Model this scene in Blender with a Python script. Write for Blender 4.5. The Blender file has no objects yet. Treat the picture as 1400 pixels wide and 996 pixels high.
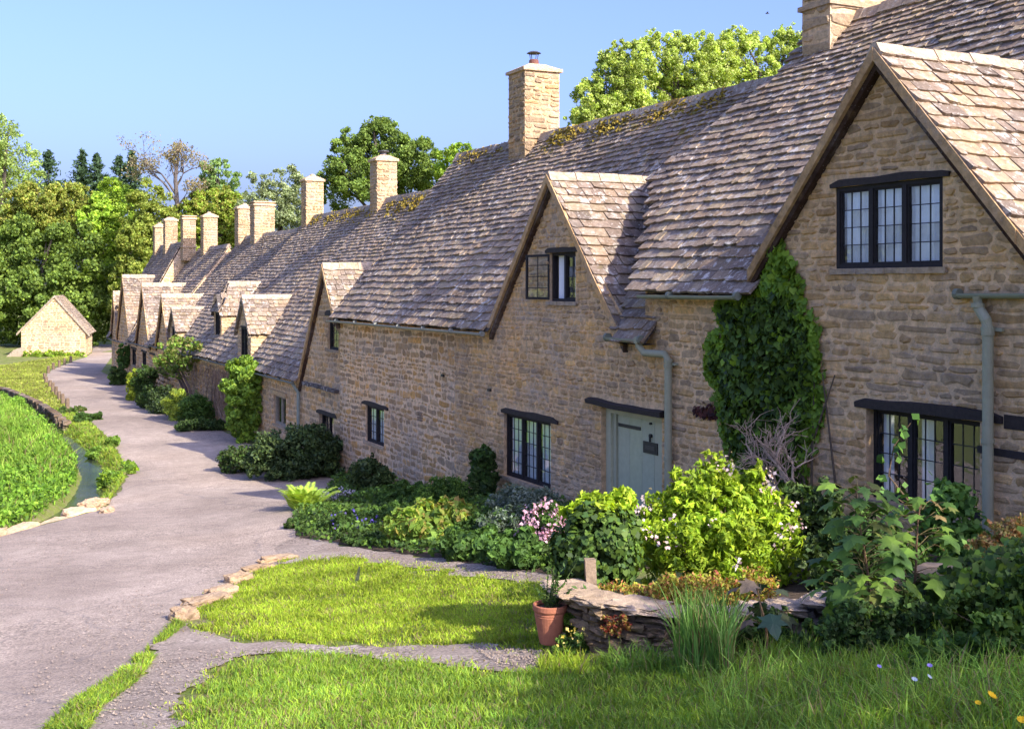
import bpy, bmesh, math, random
import numpy as np
from mathutils import Vector, noise
from mathutils.geometry import tessellate_polygon

random.seed(7)
rng = np.random.default_rng(11)
scene = bpy.context.scene
COL = scene.collection

# ------------------------------------------------------------------ camera, sky, sun, exposure
cam_d = bpy.data.cameras.new('camera')
cam = bpy.data.objects.new('camera', cam_d)
COL.objects.link(cam)
cam.location = (0, 0, 0)
cam.rotation_euler = (math.radians(90), 0, 0)
cam_d.sensor_width = 36
cam_d.lens = 1600 / 1400 * 36
cam_d.shift_y = -108 / 1400
cam_d.clip_start = 0.1
cam_d.clip_end = 3000
scene.camera = cam

SUN_DIR = Vector((1.046, -1.042, 1.0)).normalized()
SUN_EL = math.asin(SUN_DIR.z)
SUN_AZ = math.atan2(SUN_DIR.x, SUN_DIR.y)
world = bpy.data.worlds.new('World')
scene.world = world
world.use_nodes = True
wn = world.node_tree
wn.nodes.clear()
sky = wn.nodes.new('ShaderNodeTexSky')
sky.sky_type = 'NISHITA'
sky.sun_disc = False
sky.sun_elevation = SUN_EL
sky.sun_rotation = SUN_AZ
sky.air_density = 1.0
sky.dust_density = 4.6
sky.ozone_density = 1.0
bg = wn.nodes.new('ShaderNodeBackground')
bg.inputs['Strength'].default_value = 0.15
wo = wn.nodes.new('ShaderNodeOutputWorld')
tint = wn.nodes.new('ShaderNodeMix'); tint.data_type = 'RGBA'; tint.blend_type = 'MULTIPLY'
tint.inputs[0].default_value = 1.0
tint.inputs[7].default_value = (0.425, 0.475, 0.81, 1)
wn.links.new(sky.outputs[0], tint.inputs[6])
wn.links.new(tint.outputs[2], bg.inputs['Color'])
wn.links.new(bg.outputs[0], wo.inputs['Surface'])

sl = bpy.data.lights.new('sun', 'SUN')
sl.energy = 2.6
sl.angle = math.radians(0.53)
sl.color = (1.0, 0.93, 0.81)
sun = bpy.data.objects.new('sun', sl)
COL.objects.link(sun)
sun.rotation_euler = (-SUN_DIR).to_track_quat('-Z', 'Y').to_euler()
sun.location = (20, -20, 40)

scene.view_settings.view_transform = 'Standard'
scene.view_settings.look = 'None'
scene.view_settings.gamma = 1
scene.view_settings.use_curve_mapping = False
scene.view_settings.exposure = 1.78
scene.render.engine = 'CYCLES'
scene.cycles.max_bounces = 6
scene.cycles.diffuse_bounces = 3
scene.cycles.transparent_max_bounces = 6
scene.cycles.caustics_reflective = False
scene.cycles.caustics_refractive = False

# ------------------------------------------------------------------ the place's own axes
# the cottage fronts stand on one line; u runs along it (metres), b runs into the plot behind it
OX = 12.22
DX, DY = -0.4472136, 0.8944272
PX, PY = 0.8944272, 0.4472136
def W(u, b, z):
    return (OX + DX * u + PX * b, DY * u + PY * b, z)
def UB(X, Y):
    return DX * (X - OX) + DY * Y, PX * (X - OX) + PY * Y
def fu(x):
    return 21860.0 / (x + 100.0)
def fz(x, y):
    return OX * (390.0 - y) / (x + 100.0)

def sm(a, b, x):
    t = np.clip((x - a) / (b - a), 0, 1)
    return t * t * (3 - 2 * t)
_hu = np.array([-60, -20, 0, 5.5, 9.5, 13.7, 17.7, 23.6, 31, 38, 45, 140, 600.])
_hz = np.array([5, 2.2, -.8, -1.7, -2.36, -3.22, -3.92, -4.5, -5.15, -5.6, -5.75, -5.8, -5.8])
_du = np.linspace(-60, 600, 6601)
_dz = np.interp(_du, _hu, _hz)
_k = np.ones(41) / 41
_dz = np.convolve(np.pad(_dz, 20, mode='edge'), _k, mode='valid')
STREAM = []          # filled below: centre line of the brook (x, y, half width)
def H0(X, Y):
    X = np.asarray(X, float); Y = np.asarray(Y, float)
    u, b = UB(X, Y)
    z = np.interp(u, _du, _dz)
    z = z + 0.07 * np.clip(b + 6, 0, 9) * (1 - sm(24, 40, u))
    z = z + 0.10 * np.clip(b - 8, 0, 70)
    return z
def H(X, Y):
    X = np.asarray(X, float); Y = np.asarray(Y, float)
    z = H0(X, Y)
    if STREAM:
        d = np.full(np.broadcast(X, Y).shape, 9.0)
        for (x0, y0, w0), (x1, y1, w1) in zip(STREAM[:-1], STREAM[1:]):
            vx, vy = x1 - x0, y1 - y0
            t = np.clip(((X - x0) * vx + (Y - y0) * vy) / (vx * vx + vy * vy), 0, 1)
            dd = np.hypot(X - x0 - t * vx, Y - y0 - t * vy) - (w0 + t * (w1 - w0))
            d = np.minimum(d, dd)
        z = z - 0.42 * (1 - sm(-0.25, 0.35, d))
    return z
def Hf(x, y):
    return float(H(x, y))
def G(px, py, fn=None):
    """ground point under a bearing and a drop seen from the camera's standpoint"""
    fn = fn or H0
    dx = (px - 700) / 1600.0; dz = (390 - py) / 1600.0
    lo, hi = 2.0, 2.0
    while dz * hi > float(fn(dx * hi, hi)) and hi < 300:
        lo = hi; hi += 0.5
    for _ in range(24):
        m = (lo + hi) / 2
        if dz * m > float(fn(dx * m, m)): lo = m
        else: hi = m
    return dx * hi, hi

# ------------------------------------------------------------------ object helpers
def tag(o, label=None, cat=None, group=None, kind=None):
    if label: o['label'] = label
    if cat: o['category'] = cat
    if group: o['group'] = group
    if kind: o['kind'] = kind
    return o
def thing(name, label, cat, loc, group=None):
    o = bpy.data.objects.new(name, None)
    o.empty_display_size = 0.3
    o.location = loc
    COL.objects.link(o)
    return tag(o, label, cat, group)
def root_loc(o):
    while o.parent is not None: o = o.parent
    return Vector(o.location)

class MB:
    """collects faces, one colour per face, and links them as ONE mesh object"""
    def __init__(self):
        self.v = []; self.f = []; self.c = []; self.m = []
    def add(self, vs, fs, col=(.5, .5, .5), mi=0):
        n = len(self.v)
        self.v.extend(vs)
        for f in fs:
            self.f.append(tuple(i + n for i in f)); self.c.append(col); self.m.append(mi)
    def quad(self, a, b, c, d, col=(.5, .5, .5), mi=0):
        self.add([a, b, c, d], [(0, 1, 2, 3)], col, mi)
    def box(self, P, e1, e2, e3, col=(.5, .5, .5), mi=0, jit=0):
        P = Vector(P); e1 = Vector(e1); e2 = Vector(e2); e3 = Vector(e3)
        vs = []
        for k in (0, 1):
            for j in (0, 1):
                for i in (0, 1):
                    q = P + e1 * i + e2 * j + e3 * k
                    if jit: q = q + Vector((random.uniform(-jit, jit), random.uniform(-jit, jit), random.uniform(-jit, jit)))
                    vs.append(tuple(q))
        self.add(vs, [(0, 2, 3, 1), (4, 5, 7, 6), (0, 1, 5, 4), (2, 6, 7, 3), (0, 4, 6, 2), (1, 3, 7, 5)], col, mi)
    def fbox(self, u0, u1, b0, b1, z0, z1, col=(.5, .5, .5), mi=0, jit=0):
        P = Vector(W(u0, b0, z0))
        self.box(P, Vector((DX, DY, 0)) * (u1 - u0), Vector((PX, PY, 0)) * (b1 - b0), Vector((0, 0, z1 - z0)), col, mi, jit)
    def tube(self, pts, r, seg=8, col=(.5, .5, .5), mi=0, r1=None, cap=True):
        pts = [Vector(p) for p in pts]
        n = len(pts); rings = []
        for i, p in enumerate(pts):
            t = (pts[min(i + 1, n - 1)] - pts[max(i - 1, 0)])
            if t.length < 1e-6: t = Vector((0, 0, 1))
            t.normalize()
            ref = Vector((0, 0, 1)) if abs(t.z) < .9 else Vector((1, 0, 0))
            a = t.cross(ref).normalized(); bb = t.cross(a)
            if isinstance(r, (list, tuple)): rr = r[i]
            else: rr = r if r1 is None else r + (r1 - r) * i / max(1, n - 1)
            rings.append([tuple(p + (a * math.cos(6.28318 * k / seg) + bb * math.sin(6.28318 * k / seg)) * rr) for k in range(seg)])
        vs = [q for R in rings for q in R]
        fs = []
        for i in range(n - 1):
            for k in range(seg):
                k2 = (k + 1) % seg
                fs.append((i * seg + k, i * seg + k2, (i + 1) * seg + k2, (i + 1) * seg + k))
        if cap:
            fs.append(tuple(range(seg))[::-1]); fs.append(tuple((n - 1) * seg + k for k in range(seg)))
        self.add(vs, fs, col, mi)
    def lathe(self, c, prof, seg=20, col=(.5, .5, .5), mi=0):
        vs = []; fs = []
        for (r, z) in prof:
            for k in range(seg):
                a = 6.28318 * k / seg
                vs.append((c[0] + r * math.cos(a), c[1] + r * math.sin(a), c[2] + z))
        for i in range(len(prof) - 1):
            for k in range(seg):
                k2 = (k + 1) % seg
                fs.append((i * seg + k, i * seg + k2, (i + 1) * seg + k2, (i + 1) * seg + k))
        self.add(vs, fs, col, mi)
    def build(self, name, mats, parent=None, loc=None, smooth=False):
        if not isinstance(mats, (list, tuple)): mats = [mats]
        if parent is not None: L = root_loc(parent)
        else: L = Vector(loc) if loc is not None else Vector((0, 0, 0))
        V = np.array(self.v, np.float32).reshape(-1, 3) - np.array(L, np.float32)
        me = bpy.data.meshes.new(name)
        me.from_pydata(V.tolist(), [], self.f)
        for m in mats: me.materials.append(m)
        if len(mats) > 1: me.polygons.foreach_set('material_index', np.array(self.m, np.int32))
        at = me.attributes.new('col', 'FLOAT_COLOR', 'FACE')
        c = np.ones((len(self.f), 4), np.float32); c[:, :3] = np.array(self.c, np.float32)
        at.data.foreach_set('color', c.ravel())
        if smooth: me.polygons.foreach_set('use_smooth', np.ones(len(self.f), bool))
        me.update()
        o = bpy.data.objects.new(name, me)
        COL.objects.link(o)
        if parent is not None:
            o.parent = parent
        else: o.location = L
        return o

def np_mesh(name, V, nper, cols, mat, parent=None, loc=None, tri=False):
    """V: (N, nper, 3) polygons of nper corners each; cols: (N, 3)"""
    N = V.shape[0]
    if parent is not None: L = root_loc(parent)
    else: L = Vector(loc) if loc is not None else Vector((0, 0, 0))
    V = (V.reshape(-1, 3) - np.array(L)).astype(np.float32)
    me = bpy.data.meshes.new(name)
    me.vertices.add(len(V)); me.vertices.foreach_set('co', V.ravel())
    me.loops.add(N * nper); me.loops.foreach_set('vertex_index', np.arange(N * nper, dtype=np.int32))
    me.polygons.add(N)
    me.polygons.foreach_set('loop_start', np.arange(0, N * nper, nper, dtype=np.int32))
    me.materials.append(mat)
    me.update(calc_edges=True)
    at = me.attributes.new('col', 'FLOAT_COLOR', 'FACE')
    c = np.ones((N, 4), np.float32); c[:, :3] = cols
    at.data.foreach_set('color', c.ravel())
    me.update()
    o = bpy.data.objects.new(name, me)
    COL.objects.link(o)
    if parent is not None: o.parent = parent
    else: o.location = L
    return o

# ------------------------------------------------------------------ materials
def new_mat(name):
    m = bpy.data.materials.new(name); m.use_nodes = True
    nt = m.node_tree; nt.nodes.clear()
    out = nt.nodes.new('ShaderNodeOutputMaterial')
    return m, nt, out
def nd(nt, t, **kw):
    n = nt.nodes.new(t)
    for k, v in kw.items(): setattr(n, k, v)
    return n
def ramp(nt, src, stops):
    r = nt.nodes.new('ShaderNodeValToRGB')
    e = r.color_ramp.elements
    while len(e) < len(stops): e.new(0.5)
    for i, (p, c) in enumerate(stops):
        e[i].position = p
        e[i].color = (c, c, c, 1) if not isinstance(c, (tuple, list)) else (*c, 1)
    nt.links.new(src, r.inputs[0])
    return r.outputs[0]
def mixc(nt, fac, a, b, mode='MIX'):
    n = nt.nodes.new('ShaderNodeMix'); n.data_type = 'RGBA'; n.blend_type = mode
    def setin(sock, v):
        if hasattr(v, 'is_linked') or isinstance(v, bpy.types.NodeSocket): nt.links.new(v, sock)
        elif isinstance(v, (int, float)): sock.default_value = v
        else: sock.default_value = (*v, 1)
    setin(n.inputs[0], fac); setin(n.inputs[6], a); setin(n.inputs[7], b)
    return n.outputs[2]
def noise_n(nt, vec, scale, detail=4, rough=.55):
    n = nt.nodes.new('ShaderNodeTexNoise')
    n.inputs['Scale'].default_value = scale; n.inputs['Detail'].default_value = detail; n.inputs['Roughness'].default_value = rough
    if vec is not None: nt.links.new(vec, n.inputs['Vector'])
    return n.outputs['Fac']
def bump_n(nt, h, strength, dist, prev=None):
    b = nt.nodes.new('ShaderNodeBump')
    b.inputs['Strength'].default_value = strength; b.inputs['Distance'].default_value = dist
    nt.links.new(h, b.inputs['Height'])
    if prev is not None: nt.links.new(prev, b.inputs['Normal'])
    return b.outputs[0]
def princ(nt, out, color, rough=.9, normal=None, spec=.25, metal=0):
    p = nt.nodes.new('ShaderNodeBsdfPrincipled')
    if isinstance(color, bpy.types.NodeSocket): nt.links.new(color, p.inputs['Base Color'])
    else: p.inputs['Base Color'].default_value = (*color, 1)
    if isinstance(rough, bpy.types.NodeSocket): nt.links.new(rough, p.inputs['Roughness'])
    else: p.inputs['Roughness'].default_value = rough
    p.inputs['Specular IOR Level'].default_value = spec
    p.inputs['Metallic'].default_value = metal
    if normal is not None: nt.links.new(normal, p.inputs['Normal'])
    nt.links.new(p.outputs[0], out.inputs['Surface'])
    return p
def geo_pos(nt):
    return nt.nodes.new('ShaderNodeNewGeometry').outputs['Position']
def attr(nt):
    a = nt.nodes.new('ShaderNodeAttribute'); a.attribute_name = 'col'
    return a.outputs['Color']

def m_stone(name, lichen=(.43, .385, .34), lich=.5, dark=.5):
    m, nt, out = new_mat(name)
    P = geo_pos(nt)
    c = attr(nt)
    n1 = noise_n(nt, P, 9, 6, .65)
    c = mixc(nt, 1.0, c, (1.42, 1.19, .91), 'MULTIPLY')
    lo = noise_n(nt, P, .38, 4, .6)
    c = mixc(nt, 1.0, c, ramp(nt, lo, [(.3, (.80, .77, .75)), (.5, (1, 1, 1)), (.68, (1.10, 1.02, .90))]), 'MULTIPLY')
    oc = noise_n(nt, P, 1.7, 5, .65)
    c = mixc(nt, ramp(nt, oc, [(.58, 0.0), (.72, .32)]), c, (.44, .29, .12))
    c = mixc(nt, 1.0, c, ramp(nt, n1, [(.25, .60), (.5, 1.08), (.75, 1.5)]), 'MULTIPLY')
    n2 = noise_n(nt, P, .9, 5, .6)
    f2 = ramp(nt, n2, [(.47, 0.0), (.66, lich)])
    n2b = noise_n(nt, P, 14, 4, .7)
    f2b = mixc(nt, 1.0, f2, ramp(nt, n2b, [(.35, .1), (.6, 1.0)]), 'MULTIPLY')
    c = mixc(nt, f2b, c, lichen)
    n3 = noise_n(nt, P, 22, 4, .7)
    c = mixc(nt, ramp(nt, n3, [(.60, 0.0), (.72, dark)]), c, (.10, .085, .07))
    n4 = noise_n(nt, P, 26, 3, .7)
    c = mixc(nt, ramp(nt, n4, [(.62, 0.0), (.72, .5)]), c, (.50, .46, .40))
    b = bump_n(nt, noise_n(nt, P, 15, 6, .75), 1.0, .045)
    b = bump_n(nt, noise_n(nt, P, 70, 4, .7), .6, .008, b)
    princ(nt, out, c, .95, b, .15)
    return m
def m_slate(name):
    m, nt, out = new_mat(name)
    P = geo_pos(nt)
    c = attr(nt)
    n1 = noise_n(nt, P, 11, 6, .65)
    c = mixc(nt, 1.0, c, ramp(nt, n1, [(.25, .6), (.5, 1.0), (.75, 1.35)]), 'MULTIPLY')
    lo = noise_n(nt, P, .42, 4, .6)
    c = mixc(nt, 1.0, c, ramp(nt, lo, [(.3, (.66, .63, .62)), (.5, (1, 1, 1)), (.7, (1.14, 1.08, .98))]), 'MULTIPLY')
    ms = noise_n(nt, P, 2.6, 5, .7)
    c = mixc(nt, ramp(nt, ms, [(.62, 0.0), (.72, .55)]), c, (.13, .105, .03))
    n2 = noise_n(nt, P, 6.5, 5, .65); n2c = noise_n(nt, P, .8, 3, .5)
    f = mixc(nt, 1.0, ramp(nt, n2, [(.545, 0.0), (.63, .95)]), ramp(nt, n2c, [(.35, .25), (.6, 1.0)]), 'MULTIPLY')
    c = mixc(nt, f, c, (.52, .47, .40))
    n3 = noise_n(nt, P, 24, 3, .6)
    c = mixc(nt, ramp(nt, n3, [(.62, 0.0), (.7, .55)]), c, (.055, .045, .04))
    n5 = noise_n(nt, P, 15, 4, .7)
    c = mixc(nt, ramp(nt, n5, [(.60, 0.0), (.66, .7)]), c, (.56, .50, .42))
    b = bump_n(nt, noise_n(nt, P, 22, 6, .7), .8, .02)
    princ(nt, out, c, .92, b, .2)
    return m
def m_leaf(name, trans=.38, rough=.6, spec=.18, vary=.25):
    m, nt, out = new_mat(name)
    c = attr(nt)
    P = geo_pos(nt)
    c = mixc(nt, 1.0, c, ramp(nt, noise_n(nt, P, 1.3, 3, .6), [(.3, 1 - vary), (.7, 1 + vary)]), 'MULTIPLY')
    p = princ(nt, out, c, rough, None, spec)
    t = nt.nodes.new('ShaderNodeBsdfTranslucent')
    c2 = mixc(nt, 1.0, c, (1.25, 1.15, .45), 'MULTIPLY')
    nt.links.new(c2, t.inputs['Color'])
    mx = nt.nodes.new('ShaderNodeMixShader'); mx.inputs[0].default_value = trans
    nt.links.new(p.outputs[0], mx.inputs[1]); nt.links.new(t.outputs[0], mx.inputs[2])
    nt.links.new(mx.outputs[0], out.inputs['Surface'])
    return m
def m_attr(name, rough=.7, spec=.3, nscale=30, namp=.25, bump=.3, bdist=.004):
    m, nt, out = new_mat(name)
    P = geo_pos(nt)
    c = mixc(nt, 1.0, attr(nt), ramp(nt, noise_n(nt, P, nscale, 5, .65), [(.25, 1 - namp), (.75, 1 + namp)]), 'MULTIPLY')
    b = bump_n(nt, noise_n(nt, P, nscale * 1.5, 5, .7), bump, bdist)
    princ(nt, out, c, rough, b, spec)
    return m
STONE = m_stone('rubble_stone')
CLEAN = m_stone('dressed_stone', lich=.35, dark=.35)
SLATE = m_slate('stone_slate')
LEAF = m_leaf('leaf')
GLOSSLEAF = m_leaf('glossy_leaf', .25, .55, .22)
GRASSM = m_leaf('grass_blade', .4, .6, .2, .3)
PETAL = m_leaf('petal', .3, .7, .1, .05)
BARK = m_attr('bark', .95, .1, 14, .4, .8, .02)
TIMBER = m_attr('black_timber', .7, .25, 18, .35, .6, .006)
PAINT = m_attr('sage_paint', .6, .25, 9, .10, .12, .002)
IRON = m_attr('black_iron', .5, .4, 40, .15, .15, .001)
TERRA = m_attr('terracotta', .85, .2, 25, .18, .3, .003)
CLOTH = m_attr('curtain_cloth', .95, .1, 60, .06, .1, .001)
def m_soil():
    m, nt, out = new_mat('soil')
    P = geo_pos(nt)
    c = ramp(nt, noise_n(nt, P, 9, 5, .7), [(.3, (.06, .042, .028)), (.7, (.13, .095, .065))])
    princ(nt, out, c, .98, bump_n(nt, noise_n(nt, P, 25, 5, .7), .9, .03), .1)
    return m
SOIL = m_soil()
def m_glass():
    m, nt, out = new_mat('window_glass')
    g = nd(nt, 'ShaderNodeBsdfGlossy'); g.inputs['Roughness'].default_value = .04
    g.inputs['Color'].default_value = (.9, .95, 1, 1)
    P = geo_pos(nt)
    nt.links.new(bump_n(nt, noise_n(nt, P, 5, 2, .5), .12, .03), g.inputs['Normal'])
    t = nd(nt, 'ShaderNodeBsdfTransparent'); t.inputs['Color'].default_value = (.95, .98, .96, 1)
    lw = nd(nt, 'ShaderNodeLayerWeight'); lw.inputs[0].default_value = .35
    mr = nd(nt, 'ShaderNodeMapRange'); mr.inputs[3].default_value = .06; mr.inputs[4].default_value = .55
    nt.links.new(lw.outputs['Facing'], mr.inputs[0])
    mx = nd(nt, 'ShaderNodeMixShader')
    nt.links.new(mr.outputs[0], mx.inputs[0]); nt.links.new(t.outputs[0], mx.inputs[1]); nt.links.new(g.outputs[0], mx.inputs[2])
    nt.links.new(mx.outputs[0], out.inputs['Surface'])
    return m
GLASS = m_glass()
# ------------------------------------------------------------------ ground, road, paths, brook
from mathutils.geometry import delaunay_2d_cdt
for px, py, w in [(-120, 520, .5), (-40, 533, .5), (20, 549, .45), (55, 569, .42), (84, 590, .40), (104, 606, .36), (120, 622, .36), (133, 642, .40), (127, 662, .42), (112, 683, .42), (84, 698, .34), (40, 712, .28), (-20, 728, .28), (-120, 748, .3)]:
    gx, gy = G(px, py)
    STREAM.append((gx, gy, w))

def m_ground():
    m, nt, out = new_mat('turf')
    P = geo_pos(nt)
    n = noise_n(nt, P, 1.2, 6, .6)
    c = ramp(nt, n, [(.3, (.11, .15, .028)), (.5, (.16, .20, .04)), (.7, (.21, .22, .06))])
    n2 = noise_n(nt, P, 18, 4, .7)
    c = mixc(nt, 1.0, c, ramp(nt, n2, [(.3, .65), (.7, 1.3)]), 'MULTIPLY')
    c = mixc(nt, ramp(nt, noise_n(nt, P, 3.2, 5, .7), [(.48, 0.0), (.62, .75)]), c, (.24, .18, .115))
    princ(nt, out, c, .95, bump_n(nt, noise_n(nt, P, 30, 5, .7), .8, .03), .1)
    return m
def m_road():
    m, nt, out = new_mat('worn_tarmac')
    P = geo_pos(nt)
    n = noise_n(nt, P, .45, 5, .6)
    c = ramp(nt, n, [(.32, (.275, .215, .163)), (.5, (.332, .262, .20)), (.68, (.40, .318, .245))])
    n1 = noise_n(nt, P, 3.5, 5, .65)
    c = mixc(nt, 1.0, c, ramp(nt, n1, [(.3, .84), (.7, 1.14)]), 'MULTIPLY')
    n2 = noise_n(nt, P, 42, 4, .75)
    c = mixc(nt, 1.0, c, ramp(nt, n2, [(.32, .50), (.5, 1.0), (.68, 1.38)]), 'MULTIPLY')
    v = nd(nt, 'ShaderNodeTexVoronoi'); v.inputs['Scale'].default_value = 22
    nt.links.new(P, v.inputs['Vector'])
    spk = ramp(nt, v.outputs['Distance'], [(.10, 1.0), (.2, 0.0)])
    gm = ramp(nt, n1, [(.42, 0.0), (.6, .8)])
    c = mixc(nt, mixc(nt, 1.0, spk, gm, 'MULTIPLY'), c, (.43, .34, .26))
    # broad worn tracks and darker mended stretches
    lo = noise_n(nt, P, .16, 4, .55)
    c = mixc(nt, 1.0, c, ramp(nt, lo, [(.36, (.84, .83, .83)), (.5, (1, 1, 1)), (.62, (1.10, 1.08, 1.05))]), 'MULTIPLY')
    # thin cracks and patch seams that wander along the lane
    v2 = nd(nt, 'ShaderNodeTexVoronoi'); v2.feature = 'DISTANCE_TO_EDGE'; v2.inputs['Scale'].default_value = .22
    wp = nd(nt, 'ShaderNodeVectorMath'); wp.operation = 'ADD'
    nn = nd(nt, 'ShaderNodeTexNoise'); nn.inputs['Scale'].default_value = .7; nn.inputs['Detail'].default_value = 5
    nt.links.new(P, nn.inputs['Vector'])
    nt.links.new(P, wp.inputs[0]); nt.links.new(nn.outputs['Color'], wp.inputs[1])
    nt.links.new(wp.outputs[0], v2.inputs['Vector'])
    crk = ramp(nt, v2.outputs['Distance'], [(.002, .45), (.006, 0.0)])
    c = mixc(nt, crk, c, (.17, .145, .13))
    # loose gravel lies in drifts: every pebble has its own tone
    vg = nd(nt, 'ShaderNodeTexVoronoi'); vg.inputs['Scale'].default_value = 26
    nt.links.new(P, vg.inputs['Vector'])
    peb = ramp(nt, vg.outputs['Color'], [(.15, .62), (.5, 1.0), (.85, 1.38)])
    drift = ramp(nt, noise_n(nt, P, .33, 5, .65), [(.46, .06), (.64, .85)])
    c = mixc(nt, drift, c, mixc(nt, 1.0, c, peb, 'MULTIPLY'))
    b = bump_n(nt, n2, .7, .012)
    b = bump_n(nt, vg.outputs['Distance'], .5, .02, b)
    b = bump_n(nt, n1, .3, .02, b)
    princ(nt, out, c, .92, b, .2)
    return m
def m_path():
    m, nt, out = new_mat('trodden_gravel')
    P = geo_pos(nt)
    n = noise_n(nt, P, .9, 5, .6)
    c = ramp(nt, n, [(.32, (.235, .18, .135)), (.55, (.335, .268, .207)), (.7, (.41, .34, .27))])
    v = nd(nt, 'ShaderNodeTexVoronoi'); v.inputs['Scale'].default_value = 34
    nt.links.new(P, v.inputs['Vector'])
    c = mixc(nt, 1.0, c, ramp(nt, noise_n(nt, P, 34, 4, .75), [(.3, .55), (.5, 1.0), (.7, 1.4)]), 'MULTIPLY')
    c = mixc(nt, ramp(nt, v.outputs['Distance'], [(.08, .6), (.2, 0.0)]), c, (.55, .47, .41))
    vg = nd(nt, 'ShaderNodeTexVoronoi'); vg.inputs['Scale'].default_value = 30
    nt.links.new(P, vg.inputs['Vector'])
    c = mixc(nt, ramp(nt, noise_n(nt, P, .8, 4, .6), [(.40, .1), (.58, .95)]), c, mixc(nt, 1.0, c, ramp(nt, vg.outputs['Color'], [(.15, .45), (.5, .95), (.85, 1.55)]), 'MULTIPLY'))
    princ(nt, out, c, .95, bump_n(nt, noise_n(nt, P, 40, 5, .75), .9, .02), .15)
    return m
TURF = m_ground(); ROAD = m_road(); PATH = m_path()

def axis(lo, hi, step, far_lo, far_hi):
    a = list(np.arange(lo, hi + 1e-6, step))
    s = step; x = a[-1]
    while x < far_hi: s = min(s * 1.35, 40); x += s; a.append(x)
    s = step; x = a[0]; pre = []
    while x > far_lo: s = min(s * 1.35, 40); x -= s; pre.append(x)
    return np.array(pre[::-1] + a)
xs = axis(-32, 10, .28, -900, 900); ys = axis(2, 62, .28, -300, 1800)
XX, YY = np.meshgrid(xs, ys)
ZZ = H(XX, YY)
nx, ny = len(xs), len(ys)
V = np.stack([XX, YY, ZZ], -1).reshape(-1, 3).astype(np.float32)
ii = (np.arange(ny - 1)[:, None] * nx + np.arange(nx - 1)[None, :]).ravel()
F = np.stack([ii, ii + 1, ii + nx + 1, ii + nx], -1).astype(np.int32)
me = bpy.data.meshes.new('ground')
me.vertices.add(len(V)); me.vertices.foreach_set('co', V.ravel())
me.loops.add(F.size); me.loops.foreach_set('vertex_index', F.ravel())
me.polygons.add(len(F)); me.polygons.foreach_set('loop_start', np.arange(0, F.size, 4, dtype=np.int32))
me.polygons.foreach_set('use_smooth', np.ones(len(F), bool))
me.materials.append(TURF); me.update(calc_edges=True)
ground = bpy.data.objects.new('ground', me); COL.objects.link(ground); tag(ground, kind='structure')

def inside(poly, X, Y):
    X = np.asarray(X, float); Y = np.asarray(Y, float)
    r = np.zeros(X.shape, bool)
    n = len(poly)
    for i in range(n):
        x0, y0 = poly[i]; x1, y1 = poly[(i + 1) % n]
        c = ((y0 > Y) != (y1 > Y)) & (X < (x1 - x0) * (Y - y0) / (y1 - y0 + 1e-12) + x0)
        r ^= c
    return r
def ragged(poly, step, amp):
    out = []
    n = len(poly)
    for i in range(n):
        a = Vector(poly[i]); b = Vector(poly[(i + 1) % n])
        k = max(1, int((b - a).length / step))
        for j in range(k):
            p = a.lerp(b, j / k)
            o = noise.noise(Vector((p.x * 1.7, p.y * 1.7, 3.1))) * amp + noise.noise(Vector((p.x * 5, p.y * 5, 9.1))) * amp * .6
            nrm = Vector((-(b - a).y, (b - a).x)).normalized()
            out.append(p + nrm * o)
    return out
def sheet(name, poly, spacing, zoff, mat, edge=.3, amp=.08, fn=None):
    bd = ragged(poly, edge, amp)
    xa = [p.x for p in bd]; ya = [p.y for p in bd]
    gx, gy = np.meshgrid(np.arange(min(xa), max(xa), spacing), np.arange(min(ya), max(ya), spacing))
    ok = inside([(p.x, p.y) for p in bd], gx, gy)
    pts = [Vector(p) for p in bd] + [Vector((a, b)) for a, b in zip(gx[ok], gy[ok])]
    n = len(bd)
    r = delaunay_2d_cdt(pts, [(i, (i + 1) % n) for i in range(n)], [], 1, 1e-5)
    vs = r[0]
    z = (fn or H)(np.array([v.x for v in vs]), np.array([v.y for v in vs])) + zoff
    me = bpy.data.meshes.new(name)
    me.from_pydata([(v.x, v.y, float(zz)) for v, zz in zip(vs, z)], [], r[2])
    me.polygons.foreach_set('use_smooth', np.ones(len(me.polygons), bool))
    me.materials.append(mat); me.update()
    o = bpy.data.objects.new(name, me); COL.objects.link(o)
    return tag(o, kind='structure')
def PXY(pts):
    return [G(*p) for p in pts]

road_poly = PXY([(-330, 1150), (-330, 775), (-100, 748), (0, 734), (60, 717), (110, 704), (140, 697), (160, 677), (174, 652), (171, 635), (159, 615), (141, 592), (122, 575), (108, 564), (97, 556), (88, 549), (80, 541), (73, 534), (67, 526), (63, 518), (65, 510), (72, 505), (85, 500), (100, 494), (118, 488), (126, 482), (127, 476), (100, 469), (110, 466), (168, 468)])
road_poly += [W(u, -.5, 0)[:2] for u in (88, 78, 66, 54, 46, 41, 37.5)] + PXY([(402, 738), (385, 766), (330, 793), (300, 811), (270, 833), (247, 853), (208, 885), (162, 925), (112, 965), (66, 998), (-80, 1150)])
sheet('road', road_poly, .45, .010, ROAD, .35, .10)
path1 = PXY([(372, 748), (405, 734), (520, 754), (620, 768), (750, 786), (820, 796), (820, 812), (700, 797), (600, 782), (480, 766), (380, 770)])
sheet('gravel_path', path1, .25, .016, PATH, .14, .16)
path2 = PXY([(240, 848), (270, 862), (330, 878), (430, 882), (560, 884), (640, 882), (740, 890), (750, 917), (690, 920), (600, 908), (480, 897), (380, 895), (320, 900), (282, 924), (240, 967), (236, 1002), (225, 1150), (-40, 1150), (60, 1002), (140, 955), (203, 915), (210, 885), (226, 862)])
sheet('trodden_path', path2, .25, .016, PATH, .12, .22)

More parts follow.
